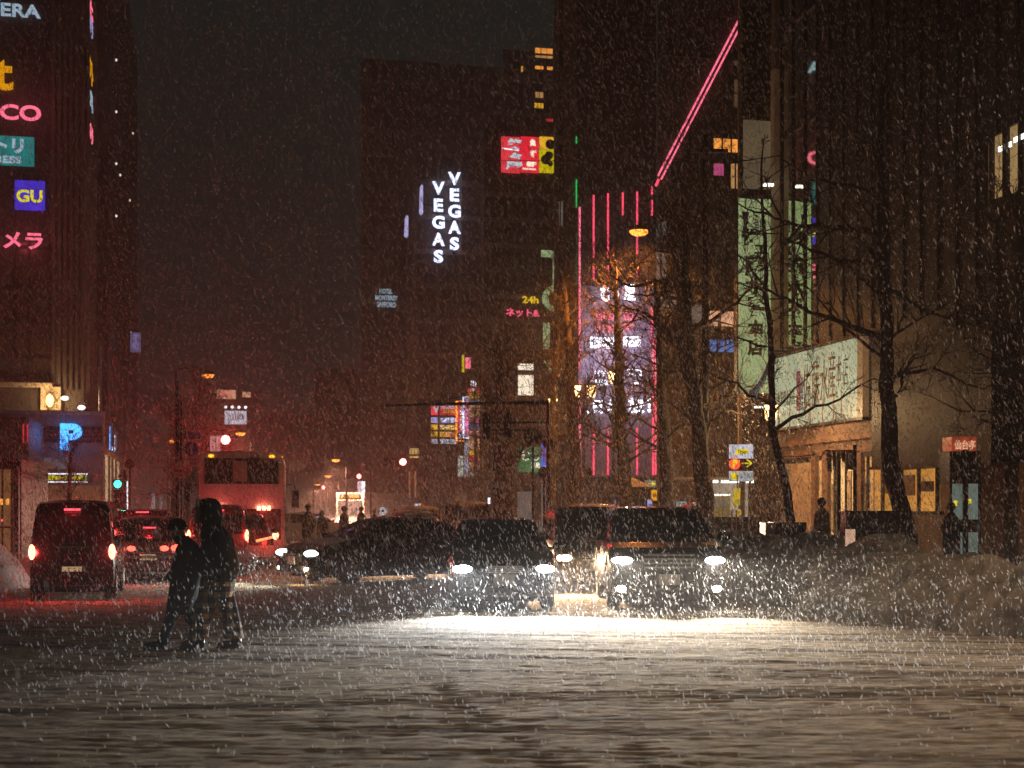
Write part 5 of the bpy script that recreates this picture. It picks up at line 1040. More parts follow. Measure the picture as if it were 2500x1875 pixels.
# coach
co = thing('coach', 'large white tour coach seen from behind with triple brake lights glowing red', 'coach', place(590, 40.5, 0, HEAD_OUT), HEAD_OUT)
prof = [(-1.25,.35),(-1.25,2.9),(-1.19,3.12),(-1.0,3.24),(0,3.28),(1.0,3.24),(1.19,3.12),(1.25,2.9),(1.25,.35)]; vs = []
xs = [0, .06, .2, 11.2, 11.5]
for x, k in zip(xs, (.955, .985, 1, 1, .96)): vs += [(x, y*k, z if z < 1 else z*(.985 if k < .97 else 1)) for y, z in prof]
n = len(prof); part('body', MB().add(vs, [(i*n+k, i*n+(k+1) % n, (i+1)*n+(k+1) % n, (i+1)*n+k) for i in range(4) for k in range(n)]+[tuple(range(n)), tuple(range(5*n-1, 4*n-1, -1))]), M['white'], co, 40)
part('rear_window', MB().box(-.03,-.98,2.38,.02,.98,3.0), M['cglass'], co); part('rear_window_frame', MB().box(-.045,-1.03,2.33,-.0,1.03,2.38).box(-.045,-1.03,3.0,-.0,1.03,3.06).box(-.045,-1.03,2.38,-.0,-.98,3.0).box(-.045,.98,2.38,-.0,1.03,3.0), M['rubber'], co)
part('curtain', MB().box(-.034,-.15,2.4,-.031,.25,2.98), M['canvas'], co)
part('engine_cover', MB().box(-.04,-1.1,.75,0,1.1,1.62), M['redp'], co); part('rear_bumper', MB().box(-.1,-1.2,.38,.1,1.2,.72), M['white'], co)
for s in (-1, 1):
    b = MB()
    for k in range(3): b.box(-.08, s*.62+(k-1)*.14-.05, 1.58, -.04, s*.62+(k-1)*.14+.05, 1.70)
    part('brake_light', b, em('coach_brake', (1,.32,.16), 9), co); lamp('POINT', (-.5, s*.62, 1.64), 7, (1,.05,.07), co, .15)
    part('tail_light', MB().ball((-.08,s*.95,.86),(.05,.09,.12)), E_['tailhot'], co); part('marker_lamp', MB().ball((-.02,s*.85,3.12),(.05,.08,.04)), E_['amber'], co)
    part('wing_mirror', MB().bar((11.3,s*1.25,2.5),(11.5,s*1.65,2.45),.06).box(11.35,s*1.6-.1,1.9,11.5,s*1.6+.1,2.4), M['frame'], co)
    for xx in (2.6, 8.6): wheel(co, xx, s*1.12, .48, s, .28, 5)
mr = MB().tube([(.3,-1.25,2.3),(.15,-1.5,2.35),(.15,-1.52,2.1)], .025, 6).box(.08,-1.62,1.65,.22,-1.42,2.15); part('side_mirror', mr, M['frame'], co)
for k in range(6):
    for s in (-1, 1): part('side_window', MB().box(.9+k*1.7, s*1.255-.008, 1.75, 2.45+k*1.7, s*1.255+.008, 2.75), M['cglass'], co)
part('chrome_corner', MB().box(.1,-1.27,.4,.22,-1.24,1.7), M['chrome'], co); plate(co, Car(0.06,2,3,[(0,1)],.5), .45, '24-61', True, '札幌 200')
lamp('POINT', (-.6,-.9,.86), 8, (1,.05,.05), co, .1)
# far white car and far city bus
far = Car(4.4, 1.7, 1.5, sd.p and [(x*.93, z*1.03) for x, z in sd.p], .95, axles=(-1.3,1.3), wheel_r=.31)
o = make_car('white_car', 'white car with its headlight on behind the crossing pedestrians', 'car', far, G(748, 66), R_(-14), M['white'], windows=((-1.1,-.6),(-.5,.15),(.2,.7)), ws=(1.1,.45)); front_lights(o, far, .68, .6, (.16,.08), E_['headw'], 700, (1,.8,.6))
cb2 = thing('city_bus', 'distant city bus with an orange destination display', 'bus', G(855, 112), TH-math.pi/2-R_(30))
part('body', MB().box(-8.5,-1.2,.35,0,1.2,2.95), M['white'], cb2); part('windscreen', MB().box(0,-1.05,1.1,.03,1.05,2.3), em('bus_glass', (.6,.65,.6), .2, mottled=2), cb2); part('destination_display', MB().box(0,-.9,2.45,.05,.9,2.8), M['frame'], cb2)
for s_ in (-1, 1):
    part('headlight', MB().ball((.03,s_*.95,.85),(.06,.15,.12)), E_['headw'], cb2); lamp('SPOT', (.4, s_*.95, .85), 24000, (1,.55,.38), cb2, .1, (math.pi/2, 0, -math.pi/2), 140, .8)  # headlights assumed, added so their beams brighten the low haze
link('lettering', text_mesh('札幌駅前', 1.6, .28, .02, .03), E_['led'], cb2, (.06,-.8,2.48), math.pi/2)
for k in range(5): part('side_window', MB().box(-8.1+k*1.6,-1.22,1.3,-6.7+k*1.6,-1.2,2.3), M['cglass'], cb2)
for xx in (-6.5,-1.8):
    for s in (-1, 1): wheel(cb2, xx, s*1.1, .45, s, .25, 5)
o = make_car('dark_car', 'dark car with snow on its roof far behind the hatchback', 'car', k3, G(1010, 40), HEAD_IN, M['brownp'], windows=((-1.4,-.7),(-.6,.1)), ws=(.95,.45)); front_lights(o, k3, .68, .6, (.14,.07), E_['headw'], 1500, (1,.62,.36), spot=110); part('roof_snow', MB().ball((-.4,0,1.5),(1.1,.6,.09),14,6), M['freshsnow'], o, 60)
# hedge on the central strip
def hedge(label, px0, px1, Y, z1, dy=1.2):
    a = G(px0, Y); wd = (px1-px0)*Y/F; o = thing('hedge', label, 'hedge', a, 0); m = MB(); r = random.Random(px0)
    for _ in range(1500):
        x, y, z = r.uniform(0, wd), r.uniform(0, dy), r.uniform(0, z1); e = min(x, wd-x, z1-z, .25)/.25
        d = Vector((r.gauss(0,1), r.gauss(0,1), r.gauss(0,1))).normalized()*.07; q = d.cross(Vector((.3,.5,.8))).normalized()*.04; p = Vector((x, y, z))
        m.add([p-d, p+q, p+d, p-q], [(0,1,2,3)])
    part('foliage', m, M['hedge'], o); part('core', MB().box(.06,.1,0,wd-.06,dy-.1,z1-.08), M['hedge'], o); part('snow_cap', MB().ball((wd/2,dy/2,z1),(wd/2,dy/2,.12),20,6), M['walk'], o, 60); return o
hedge('long clipped dark hedge with snow on top behind the hatchback', 1078, 1192, 44, Z(1231,44))
hedge('lower snowy hedge left of the clipped one', 985, 1070, 47, Z(1243,47))

# ================================================================ BARE TREES
def tree(name, label, trunk, Y, r0, r1, nb=26, spread=2.2, seed=1, up=.5, startf=.35, explicit=(), snowlit=None, dyfun=.25, base=True, dens=1):
    """trunk: list of (px,py) traced from foot to tip at distance Y; explicit limbs: list of ((px,py)..., radius)"""
    r = random.Random(seed); pts = [W(px, py, Y) for px, py in trunk]
    foot = Vector((pts[0].x, Y, 0)); 
    if pts[0].z > .05: pts = [foot]+pts
    o = thing(name, label, 'tree', foot, 0)
    pts = [p-foot for p in pts]; n = len(pts); L = [0]
    for a, b in zip(pts, pts[1:]): L.append(L[-1]+(b-a).length)
    # resample with a little wobble
    q = []; rad = []; K = 26
    for k in range(K+1):
        d = L[-1]*k/K; i = max(j for j in range(n) if L[j] <= d+1e-6); i = min(i, n-2); f = (d-L[i])/max(1e-6, L[i+1]-L[i])
        p = pts[i].lerp(pts[i+1], f); p += Vector((r.gauss(0, .02), r.gauss(0, .03), 0))*(1 if k else 0); q.append(p); rad.append(r0*.8*(1-k/K)**.75+r1+(.35*r0 if k == 0 else 0)*1)
    t = part('trunk', MB().tube(q, [a*r.uniform(.93,1.08) for a in rad], 10), M['bark'], o, 50)
    br = MB()
    def grow(p, d, ln, rr, depth):
        m = 6 if depth == 0 else 4; ps = [p]; c = p; dd = d.normalized()
        for k in range(m):
            dd = (dd+Vector((r.gauss(0,.17), r.gauss(0,.17), r.gauss(.03,.13)+up*.07))).normalized(); c = c+dd*(ln/m); ps.append(c)
        rs = [max(.006, rr*(1-.8*k/m)) for k in range(m+1)]; br.tube(ps, rs, 5 if rr > .025 else 3, False)
        if depth < 3:
            for k in range(int((5 if depth == 0 else 4 if depth == 1 else 2)*dens+.5)):
                i = r.randint(1, m); dv = (ps[i]-ps[i-1]).normalized(); a = r.choice((-1,1))*r.uniform(.5,1.1)
                ax = Vector((r.gauss(0,.5), r.gauss(0,1), r.gauss(0,.5))).normalized(); grow(ps[i], Matrix.Rotation(a, 3, ax) @ dv, ln*r.uniform(.35,.6), rr*.5, depth+1)
    nb = int(nb*1.25)
    for k in range(nb):
        f = startf+(1-startf)*(k+r.random())/nb; i = min(K-1, int(f*K)); a = r.uniform(0, 2*math.pi); el = r.uniform(.1, .8)+f*.3
        grow(q[i], Vector((math.cos(a)*math.cos(el), math.sin(a)*math.cos(el)*.8, math.sin(el))), spread*(1.15-f*.75)*r.uniform(.5,1.05), max(.01, rad[i]*.27), 0)
    for line, rr in explicit:
        ps = [W(px, py, Y+(.5*math.sin(seed+j)) if j else Y)-foot for j, (px, py) in enumerate(line)]; m = len(ps); qs = []
        for j in range(m-1):
            for u_ in (0, .33, .66): qs.append(ps[j].lerp(ps[j+1], u_)+Vector((0,0,r.gauss(0,.03))))
        qs.append(ps[-1]); m = len(qs)
        br.tube(qs, [max(.01, rr*(1-.8*k/m)) for k in range(m)], 6, False)
        for k in range(2, m): 
            if r.random() < .8: dv = (qs[k]-qs[k-1]).normalized(); ax = Vector((0,1,.2)).normalized(); grow(qs[k], Matrix.Rotation(r.choice((-1,1))*r.uniform(.5,1.0), 3, ax) @ dv, spread*.42, rr*.35, 1)
    part('branches', br, M['twig'], o, 60)
    return o
tree('bare_tree', 'thin leafless street tree growing out of the black planter in front of the lit banner', [(1934,1340),(1925,1230),(1905,1130),(1888,1060),(1882,900),(1880,790),(1868,640),(1862,480),(1862,330)], 32.3, .13, .008, 10, 1.3, 3, .4, .3,
     explicit=(([(1885,1048),(1960,1010),(2050,975),(2130,925)], .05), ([(1884,1010),(1940,950),(1985,900)], .03), ([(1876,990),(1800,940),(1720,905)], .04), ([(1884,1120),(1990,1110)], .01), ([(1870,700),(1820,640),(1780,600)], .03), ([(1872,850),(1800,830),(1740,800)], .03)))
tree('bare_tree', 'big dark leaning tree with long level branches reaching left over the green banner', [(2222,1350),(2200,1240),(2172,1120),(2168,950),(2165,800),(2158,640),(2150,480),(2150,300),(2165,140),(2180,20)], 30, .24, .02, 12, 2.4, 8, .3, .3,
     explicit=(([(2160,575),(2080,560),(2000,555),(1930,550),(1870,520)], .08), ([(2160,640),(2050,640),(1980,610),(1900,570)], .06), ([(2166,830),(2080,800),(2000,770),(1920,735),(1860,700)], .07), ([(2158,480),(2060,450),(1980,440),(1900,380)], .05), ([(2165,880),(2060,800),(1960,690)], .04), ([(2170,930),(2280,900),(2400,950)], .05), ([(2160,700),(2260,760),(2400,800)], .05)))
tree('bare_tree', 'thick forked dark tree trunk left of the parking sign', [(1722,1330),(1716,1200),(1708,1080),(1690,940),(1678,800),(1672,660),(1668,520),(1680,400),(1690,300)], 42, .33, .03, 26, 3.4, 15, .3, .3,
     explicit=(([(1690,880),(1640,830),(1610,790),(1600,740)], .12), ([(1668,700),(1600,690),(1540,700),(1490,670)], .07), ([(1672,730),(1600,720),(1540,720)], .05), ([(1680,800),(1740,780),(1800,740),(1840,690)], .08), ([(1668,620),(1600,610),(1570,590)], .05), ([(1690,900),(1600,910),(1550,900)], .05)))
tree('bare_tree', 'reddish lit tree trunk right beside the neon building edge', [(1632,1320),(1626,1150),(1618,1000),(1612,900),(1606,780),(1600,680)], 44, .3, .04, 18, 2.6, 22, .3, .4)
tree('bare_tree', 'straight dark tree in front of the neon building lettering', [(1530,1330),(1528,1180),(1516,1060),(1510,900),(1506,760),(1500,640)], 50, .34, .03, 34, 3.2, 31, .3, .32, explicit=(([(1516,1090),(1470,1080),(1420,1060)], .07),))
tree('bare_tree', 'dark broad tree trunk just left of the long red neon tube', [(1410,1340),(1406,1200),(1400,1060),(1392,930),(1386,800),(1372,660),(1365,560)], 52, .32, .02, 30, 2.6, 37, .3, .34)
tree('bare_tree', 'dark tree between the two blue arched signs', [(1352,1340),(1346,1200),(1344,1080),(1350,960),(1362,820),(1366,700)], 55, .25, .02, 26, 2.4, 41, .3, .3)
tree('bare_tree', 'thick trunk lit salmon orange from the front behind the hatchback', [(1228,1345),(1226,1200),(1224,1080),(1222,960),(1220,880),(1218,820)], 43, .36, .05, 16, 2.0, 47, .3, .4)
tree('bare_tree', 'dark trunk directly right of the salmon lit trunk', [(1250,1340),(1248,1200),(1244,1080),(1240,950),(1236,860)], 46, .2, .02, 20, 2.0, 49, .3, .35)
tree('bare_tree', 'slim tree in front of the second coloured lightbox stack', [(1176,1330),(1178,1180),(1176,1050),(1174,960),(1172,880)], 62, .17, .02, 26, 2.0, 53, .3, .3)
tree('bare_tree', 'slim tree in front of the first coloured lightbox stack', [(1158,1330),(1160,1180),(1161,1050),(1160,950)], 70, .16, .02, 26, 2.0, 59, .3, .3)
tree('bare_tree', 'slim tree in front of the yellow lightboxes', [(1072,1320),(1071,1150),(1071,1050),(1073,980)], 74, .16, .02, 20, 2.0, 61, .3, .4)
tree('bare_tree', 'far slim tree behind the white round sign on the right kerb', [(1100,1320),(1102,1180),(1106,1080)], 80, .14, .02, 20, 2.0, 62, .3, .4)
tree('bare_tree', 'bushy leafless tree glowing orange under the lamp at left', [(455,1330),(458,1180),(470,1080),(480,1000),(490,940)], 74, .25, .02, 44, 3.2, 67, .3, .3, dens=1.3)
tree('bare_tree', 'bare tree on the left pavement behind the road sign pole', [(425,1330),(428,1180),(432,1080),(440,990)], 66, .25, .02, 26, 2.6, 68, .3, .35)
tree('bare_tree', 'thin dark tree in front of the amber dot matrix sign', [(170,1330),(169,1240),(170,1160),(172,1110),(180,1085)], 52, .14, .02, 14, 1.6, 71, .3, .5)
tree('bare_tree', 'bare tree crown in front of the lit windows at the right edge', [(2560,1350),(2540,1100),(2510,900),(2500,700),(2490,560),(2480,470)], 27, .24, .03, 24, 2.2, 73, .3, .4, explicit=(([(2500,640),(2450,560),(2400,520),(2340,500)], .05), ([(2490,560),(2470,480),(2450,440)], .04)))
o = thing('utility_pole', 'straight dark utility pole beside the forked tree trunk', 'pole', G(1722, 44), 0); part('pole', MB().tube([(0,0,0),(0,0,Z(330,44))], [.13,.1], 10), M['frame'], o, 40); part('crossarm', MB().box(-.7,-.05,Z(372,44),.7,.05,Z(372,44)+.1), M['frame'], o)

# ================================================================ PEOPLE
def skinned(name, chains, mat, parent, sub=1):
    """chains: list of lists of (x,y,z,r); a chain's first vertex may be an index tuple ('j',chain,vertex) to branch"""
    vs = []; es = []; rs = []; idx = {}
    for ci, ch in enumerate(chains):
        prev = None
        for vi, p in enumerate(ch):
            if p[0] == 'j': prev = idx[(p[1], p[2])]; idx[(ci, vi)] = prev; continue
            vs.append(p[:3]); rs.append(p[3]); k = len(vs)-1; idx[(ci, vi)] = k
            if prev is not None: es.append((prev, k))
            prev = k
    me = bpy.data.meshes.new('b'); me.from_pydata(vs, es, []); ob = bpy.data.objects.new('b', me); COL.objects.link(ob)
    ob.modifiers.new('s', 'SKIN'); sv_ = me.skin_vertices[0].data
    for k, r in enumerate(rs): sv_[k].radius = (r, r); sv_[k].use_root = (k == 0)
    m = ob.modifiers.new('u', 'SUBSURF'); m.levels = sub; m.render_levels = sub
    dg = bpy.context.evaluated_depsgraph_get(); out = bpy.data.meshes.new_from_object(ob.evaluated_get(dg)); bpy.data.objects.remove(ob)
    out.shade_smooth(); out.name = name; return link(name, out, mat, parent)
def head_parts(o, c, r, face=-1):
    x, y, z = c
    part('nose', MB().ball((x+face*r*.98, y, z-.01), (.02,.014,.02), 8, 6), M['skin'], o, 60)
    part('ear', MB().ball((x+.005, y-r*.82, z), (.012,.01,.03), 8, 6), M['skin'], o, 60)
def shoe(o, x, y, z, face=-1, tilt=0):
    m = MB(); m.ball((x+face*.07, y, z+.045), (.135,.05,.045), 12, 6); m.ball((x-face*.02, y, z+.08), (.065,.045,.07), 10, 6); m.box(x+face*.07-.13, y-.048, z, x+face*.07+.13, y+.048, z+.025)
    ob = part('shoe', m, M['shoe'], o, 50); return ob
def hand(cx, cy, cz, d=(-1,0,-.2), s=1):
    # five unequal curled finger chains from a palm point
    out = []; D_ = Vector(d).normalized(); side = Vector((0,1,0)); up_ = D_.cross(side)
    for k, ln in enumerate((.062,.072,.068,.055)):
        b = Vector((cx,cy,cz))+D_*.05+side*(k-1.5)*.018; out.append([tuple(b)+(.009,), tuple(b+D_*ln*.5-up_*.008)+(.0085,), tuple(b+D_*ln*.75-up_*.03)+(.0075,)])
    b = Vector((cx,cy,cz))+side*.035; out.append([tuple(b)+(.011,), tuple(b+D_*.035+side*.02)+(.0095,), tuple(b+D_*.06+side*.018-up_*.01)+(.008,)]); return out
PY = 16.4
# walker one (left, smaller, leaning forward)
w1 = thing('person', 'smaller pedestrian in a knit cap and long dark coat leaning forward, walking left', 'person', G(430, PY), 0)
x_ = lambda px: (px-430)/211.7; z_ = lambda py: (1581-py)/211.7
body = [[(.13,0,.78,.12),(.14,0,.95,.13),(.15,0,1.1,.135),(.12,0,1.2,.06),(.06,0,1.29,.05),(.02,0,1.36,.085),(.005,0,1.42,.085)],
        [('j',0,0),(.07,-.07,.72,.085),(-.03,-.08,.42,.058),(-.14,-.08,.1,.042)], [('j',0,0),(.13,.08,.7,.085),(.17,.08,.40,.056),(.24,.08,.12,.042)],
        [('j',0,2),(.16,-.17,1.13,.055),(.10,-.21,.93,.045),(-.01,-.17,.8,.036),(-.06,-.15,.79,.03)], [('j',0,2),(.16,.17,1.13,.055),(.17,.2,.93,.045),(.1,.18,.76,.036),(.07,.17,.7,.03)]]
skinned('body', body, M['skin'], w1, 2)
part('coat', MB().loft([(.055,0,.40,.13,.18),(.06,0,.5,.145,.2),(.09,0,.7,.165,.21),(.12,0,.9,.18,.2),(.145,0,1.05,.17,.2),(.15,0,1.15,.15,.2),(.135,0,1.21,.1,.13),(.09,0,1.27,.075,.08)], 28, .045), M['coat'], w1, 70)
part('sleeve', MB().tube([(.15,-.17,1.17),(.12,-.22,1.0),(.06,-.23,.9),(-.03,-.17,.82)], [.07,.075,.07,.055], 12), M['coat'], w1, 60)
part('sleeve', MB().tube([(.16,.17,1.17),(.18,.22,.95),(.12,.2,.8)], [.07,.07,.055], 12), M['coat'], w1, 60)
part('trouser_leg', MB().tube([(.05,-.07,.7),(-.02,-.08,.42),(-.09,-.08,.22),(-.14,-.08,.07)], [.11,.08,.06,.06], 14), M['pants'], w1, 60)
part('trouser_leg', MB().tube([(.12,.08,.7),(.17,.08,.42),(.23,.08,.24),(.25,.08,.09)], [.11,.08,.06,.065], 14), M['pants'], w1, 60)
cm = MB().ball((.015,0,1.42),(.105,.1,.085),18,10); cm.tube([(.015+.1*math.cos(a),.094*math.sin(a),1.40+.012*math.cos(a)) for a in np.linspace(0,2*math.pi,19)], .02, 6, False); part('knit_cap', cm, M['knit'], w1, 70)
part('scarf', MB().loft([(.09,0,1.2,.09,.1),(.07,0,1.25,.1,.1),(.055,0,1.3,.085,.09)], 18, .06), M['coat2'], w1, 70); head_parts(w1, (.015,0,1.37), .09)
skinned('hand', hand(-.06,-.16,.80), M['skin'], w1, 1); shoe(w1, -.16, -.08, 0); shoe(w1, .23, .08, .0)
part('coat_hem_flap', MB().poly([(.1,.42),(.24,.4),(.2,.25),(.12,.3)], -.05, -.03), M['coat'], w1)
# walker two (taller, hood, plaid wide trousers)
w2 = thing('person', 'taller hooded pedestrian in wide plaid trousers and dark jacket carrying a bag, walking left', 'person', G(530, PY-.12), 0)
body = [[(.0,0,.9,.13),(.0,0,1.08,.13),(-.01,0,1.28,.14),(-.05,0,1.42,.06),(-.08,0,1.5,.055),(-.1,0,1.57,.09),(-.1,0,1.65,.085)],
        [('j',0,0),(-.05,-.08,.82,.09),(-.10,-.08,.48,.06),(-.13,-.08,.12,.045)], [('j',0,0),(.06,.08,.82,.09),(.1,.09,.48,.06),(.16,.09,.12,.045)],
        [('j',0,2),(.02,-.19,1.32,.06),(.13,-.22,1.1,.048),(.1,-.24,.92,.038),(.06,-.23,.87,.03)], [('j',0,2),(.0,.19,1.32,.06),(.0,.23,1.08,.048),(-.1,.22,.9,.038),(-.15,.2,.86,.03)]]
skinned('body', body, M['skin'], w2, 2)
part('jacket', MB().loft([(.02,0,.78,.19,.21),(.02,0,.9,.2,.22),(.01,0,1.08,.18,.21),(.0,0,1.25,.175,.22),(-.02,0,1.35,.15,.21),(-.05,0,1.42,.11,.14),(-.08,0,1.49,.09,.1)], 28, .05, 2), M['coat2'], w2, 70)
part('sleeve', MB().tube([(.02,-.19,1.36),(.1,-.25,1.2),(.15,-.25,1.06),(.12,-.25,.93)], [.075,.085,.08,.06], 12), M['coat2'], w2, 60); part('sleeve', MB().tube([(.0,.19,1.36),(.02,.25,1.1),(-.08,.23,.93)], [.075,.08,.06], 12), M['coat2'], w2, 60)
part('hood', MB().loft([(-.05,0,1.44,.12,.13),(-.07,0,1.52,.135,.125),(-.085,0,1.6,.14,.12),(-.09,0,1.67,.125,.11),(-.09,0,1.72,.08,.07),(-.09,0,1.735,.02,.02)], 24, .02), M['coat2'], w2, 80)
part('fur_trim', MB().tube([(-.2+.012*math.sin(3*a), .085*math.sin(a), 1.585+.11*math.cos(a)) for a in np.linspace(0,2*math.pi,19)], .026, 7, False), M['beige'], w2, 70)
head_parts(w2, (-.12,0,1.58), .1)
part('trouser_leg', MB().loft([(-.22,-.1,.1,.095,.12),(-.19,-.1,.22,.1,.125),(-.14,-.09,.4,.105,.12),(-.08,-.08,.62,.12,.12),(-.03,-.07,.86,.13,.13)], 24, .07, 1), M['plaid'], w2, 60)
part('trouser_leg', MB().loft([(.17,.1,.12,.115,.13),(.15,.1,.25,.11,.13),(.12,.09,.42,.11,.12),(.06,.08,.62,.125,.12),(.03,.07,.86,.13,.13)], 24, .07, 3), M['plaid'], w2, 60)
part('coat_tail', MB().loft([(.02,0,.6,.15,.18),(.02,0,.7,.165,.19),(.02,0,.84,.185,.2)], 24, .06, 5), M['plaid'], w2, 60)
skinned('hand', hand(.08,-.24,.87,(-.5,0,-1)), M['skin'], w2, 1); shoe(w2, -.2, -.1, 0); shoe(w2, .18, .1, 0)
tb = thing('tote_bag', 'soft brown bag hanging from the taller walker’s arm', 'bag', G(560, PY-.38, .82), 0)
part('bag_body', MB().loft([(0,0,.0,.08,.05),(.01,0,.1,.105,.06),(.0,0,.25,.095,.055),(-.01,0,.35,.06,.03)], 20, .06), M['bag'], tb, 60); part('strap', MB().tube([(-.06,0,.34),(-.04,.03,.45),(.0,.02,.5),(.03,.0,.45),(.05,0,.34)], .01, 6), M['bag'], tb)
# small pedestrians
def walker(label, px, Y, h, coat, seed, face=1, hat=None, foot=0):
    r = random.Random(seed); o = thing('person', label, 'person', G(px, Y, foot), R_(r.uniform(-40,40))); s = h/1.7
    b = [[(0,0,.88,.12),(0,0,1.1,.13),(0,0,1.3,.14),(0,0,1.42,.055),(0,0,1.5,.05),(.0,0,1.58,.085),(0,0,1.64,.075)], [('j',0,0),(-.06,-.09,.8,.09),(-.16*face,-.09,.45,.058),(-.2*face,-.09,.06,.045)], [('j',0,0),(.06,.09,.8,.09),(.12*face,.09,.46,.058),(.2*face,.09,.06,.045)],
         [('j',0,2),(0,-.2,1.34,.06),(.1*face,-.24,1.08,.045),(.02*face,-.22,.88,.035)], [('j',0,2),(0,.2,1.34,.06),(-.1*face,.24,1.08,.045),(-.06*face,.22,.86,.035)]]
    b = [[p if p[0] == 'j' else tuple(c*s for c in p) for p in ch] for ch in b]; skinned('body', b, M['pants'], o, 1)
    part('coat', MB().loft([(0,0,.62*s,.2*s,.2*s),(0,0,.9*s,.2*s,.21*s),(0,0,1.1*s,.18*s,.22*s),(0,0,1.32*s,.16*s,.23*s),(0,0,1.42*s,.09*s,.12*s),(0,0,1.47*s,.07*s,.08*s)], 18, .05, seed), coat, o, 70)
    for sd_ in (-1, 1): part('sleeve', MB().tube([(0,sd_*.2*s,1.37*s),(.08*face*s,sd_*.26*s,1.1*s),(.03*face*s,sd_*.23*s,.9*s)], [.07*s,.07*s,.055*s], 8), coat, o, 60)
    part('hat' if hat else 'hair', MB().ball((0,0,1.61*s),(.105*s,.1*s,.105*s),14,8), hat or M['hair'], o, 60)
    return o
walker('crossing pedestrian in dark coat, leftmost of the group by the coach', 660, 52, 1.6, M['coat'], 1)
walker('shorter crossing pedestrian second from the left by the coach', 680, 53, 1.55, M['coat2'], 2, -1)
walker('tallest crossing pedestrian with a hooded dark coat left of the sedan roof', 752, 47, 1.78, M['coat'], 3, 1, M['coat'])
walker('crossing pedestrian close behind the tallest hooded one', 786, 50, 1.55, M['coat2'], 4)
walker('bulky pedestrian in dark hooded coat above the sedan windscreen', 840, 50, 1.72, M['coat'], 5, -1, M['coat'])
walker('pedestrian with an orange collar just above the sedan roof', 882, 56, 1.72, M['coat2'], 6, 1, M['knit'])
walker('small faint pedestrian near the round white sign, on its left', 914, 70, 1.6, M['coat'], 7)
walker('small faint pedestrian right of the round white sign', 964, 62, 1.65, M['coat'], 8)
walker('pedestrian in a tan hooded coat behind the pointed snow heap', 2006, 33, 1.72, M['beige'], 9, 1, M['knit'], .15)
walker('dark silhouetted pedestrian passing the phone booth', 2322, 31.4, 1.6, M['coat'], 10, -1, M['knit'], .15)

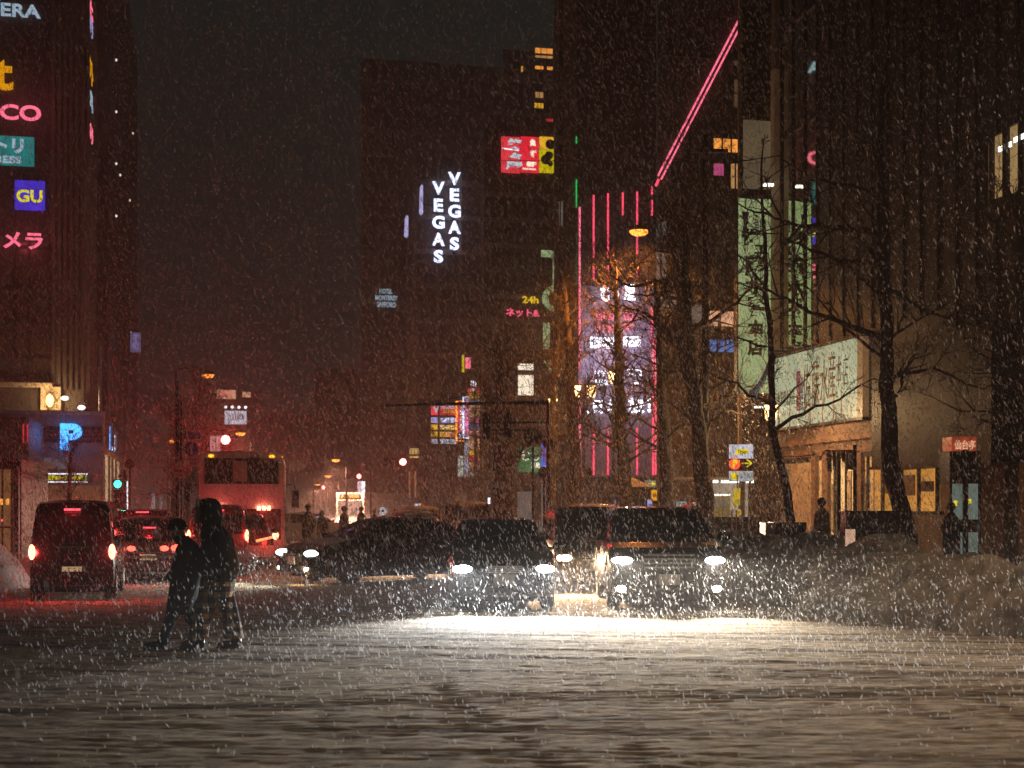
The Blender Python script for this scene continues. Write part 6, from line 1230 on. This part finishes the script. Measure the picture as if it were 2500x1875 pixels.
# ================================================================ HAZE AND FALLING SNOW
def flakes():
    dens = 30; Y0, Y1 = 3.0, 48.0; wide = lambda Y: (2500/F*Y+2.0); hi = lambda Y: (1500/F*Y+1.5)
    ys = np.linspace(Y0, Y1, 400); fall = np.clip(1.25-ys/46, .25, 1)*np.where(ys < 11, .3, 1); vol = wide(ys)*(hi(ys))*fall; cdf = np.cumsum(vol); n = int(dens*vol.sum()*(ys[1]-ys[0])); n = min(n, 330000)
    y = np.interp(rng.random(n)*cdf[-1], cdf, ys); x = (rng.random(n)-.5)*wide(y); z = rng.random(n)**2.1*hi(y)
    c = np.stack([x, y, z], 1); ln = (.008+.03*rng.random(n)**1.6)*(.5+.045*y); wd = rng.uniform(.003,.0075,n)*(.5+.035*y)
    d = np.stack([rng.normal(.30,.28,n), rng.normal(0,.3,n), -np.ones(n)], 1); d /= np.linalg.norm(d, axis=1)[:,None]
    a = np.cross(d, rng.normal(size=(n,3))); a /= np.linalg.norm(a, axis=1)[:,None]; b = np.cross(d, a)
    off = (rng.random(n)-.5)[:,None]*.5
    V_ = np.empty((n,5,3)); V_[:,0] = c+d*ln[:,None]; V_[:,1] = c-d*ln[:,None]; m = c+d*ln[:,None]*off
    for k in range(3):
        t = 2*math.pi*k/3; V_[:,2+k] = m+(a*math.cos(t)+b*math.sin(t))*wd[:,None]*rng.uniform(.7,1.5,n)[:,None]
    f = np.array([(0,2,3),(0,3,4),(0,4,2),(1,3,2),(1,4,3),(1,2,4)]); Fc = (f[None]+np.arange(n)[:,None,None]*5).reshape(-1,3)
    me = bpy.data.meshes.new('falling_snow'); me.vertices.add(n*5); me.vertices.foreach_set('co', V_.astype(np.float32).ravel())
    me.loops.add(Fc.size); me.loops.foreach_set('vertex_index', Fc.ravel().astype(np.int32)); me.polygons.add(len(Fc)); me.polygons.foreach_set('loop_start', np.arange(0, Fc.size, 3, dtype=np.int32)); me.update(calc_edges=False); me.shade_smooth()
    m = bpy.data.materials.new('snowflake'); m.use_nodes = True; nt_ = m.node_tree; nt_.nodes.remove(nt_.nodes['Principled BSDF']); df = nt_.nodes.new('ShaderNodeBsdfDiffuse'); tr = nt_.nodes.new('ShaderNodeBsdfTranslucent'); mx = nt_.nodes.new('ShaderNodeMixShader')
    df.inputs[0].default_value = (.9,.9,.92,1); tr.inputs[0].default_value = (.9,.9,.92,1); mx.inputs[0].default_value = .5; tp_ = nt_.nodes.new('ShaderNodeBsdfTransparent'); m2 = nt_.nodes.new('ShaderNodeMixShader'); m2.inputs[0].default_value = .42
    nt_.links.new(df.outputs[0], mx.inputs[1]); nt_.links.new(tr.outputs[0], mx.inputs[2]); nt_.links.new(tp_.outputs[0], m2.inputs[1]); nt_.links.new(mx.outputs[0], m2.inputs[2]); nt_.links.new(m2.outputs[0], nt_.nodes['Material Output'].inputs[0])
    o = link('falling_snow', me, m); tag(o, 'dense falling snowflakes lit by the headlights in front of everything', 'snowfall', kind='stuff'); print('flakes', n)
flakes()
hz = part('haze', MB().box(-140, -30, -1.5, 140, 290, 66), None, None); hz['kind'] = 'stuff'; hz['label'] = 'thin snowy haze filling the whole street'; hz['category'] = 'haze'
hm_ = bpy.data.materials.new('haze_air'); hm_.use_nodes = True; n_ = hm_.node_tree; n_.nodes.remove(n_.nodes['Principled BSDF']); v = n_.nodes.new('ShaderNodeVolumePrincipled')
v.inputs['Color'].default_value = (.85,.82,.82,1); v.inputs['Density'].default_value = .0027; v.inputs['Anisotropy'].default_value = .35
n_.links.new(v.outputs[0], n_.nodes['Material Output'].inputs['Volume']); hz.data.materials.append(hm_)
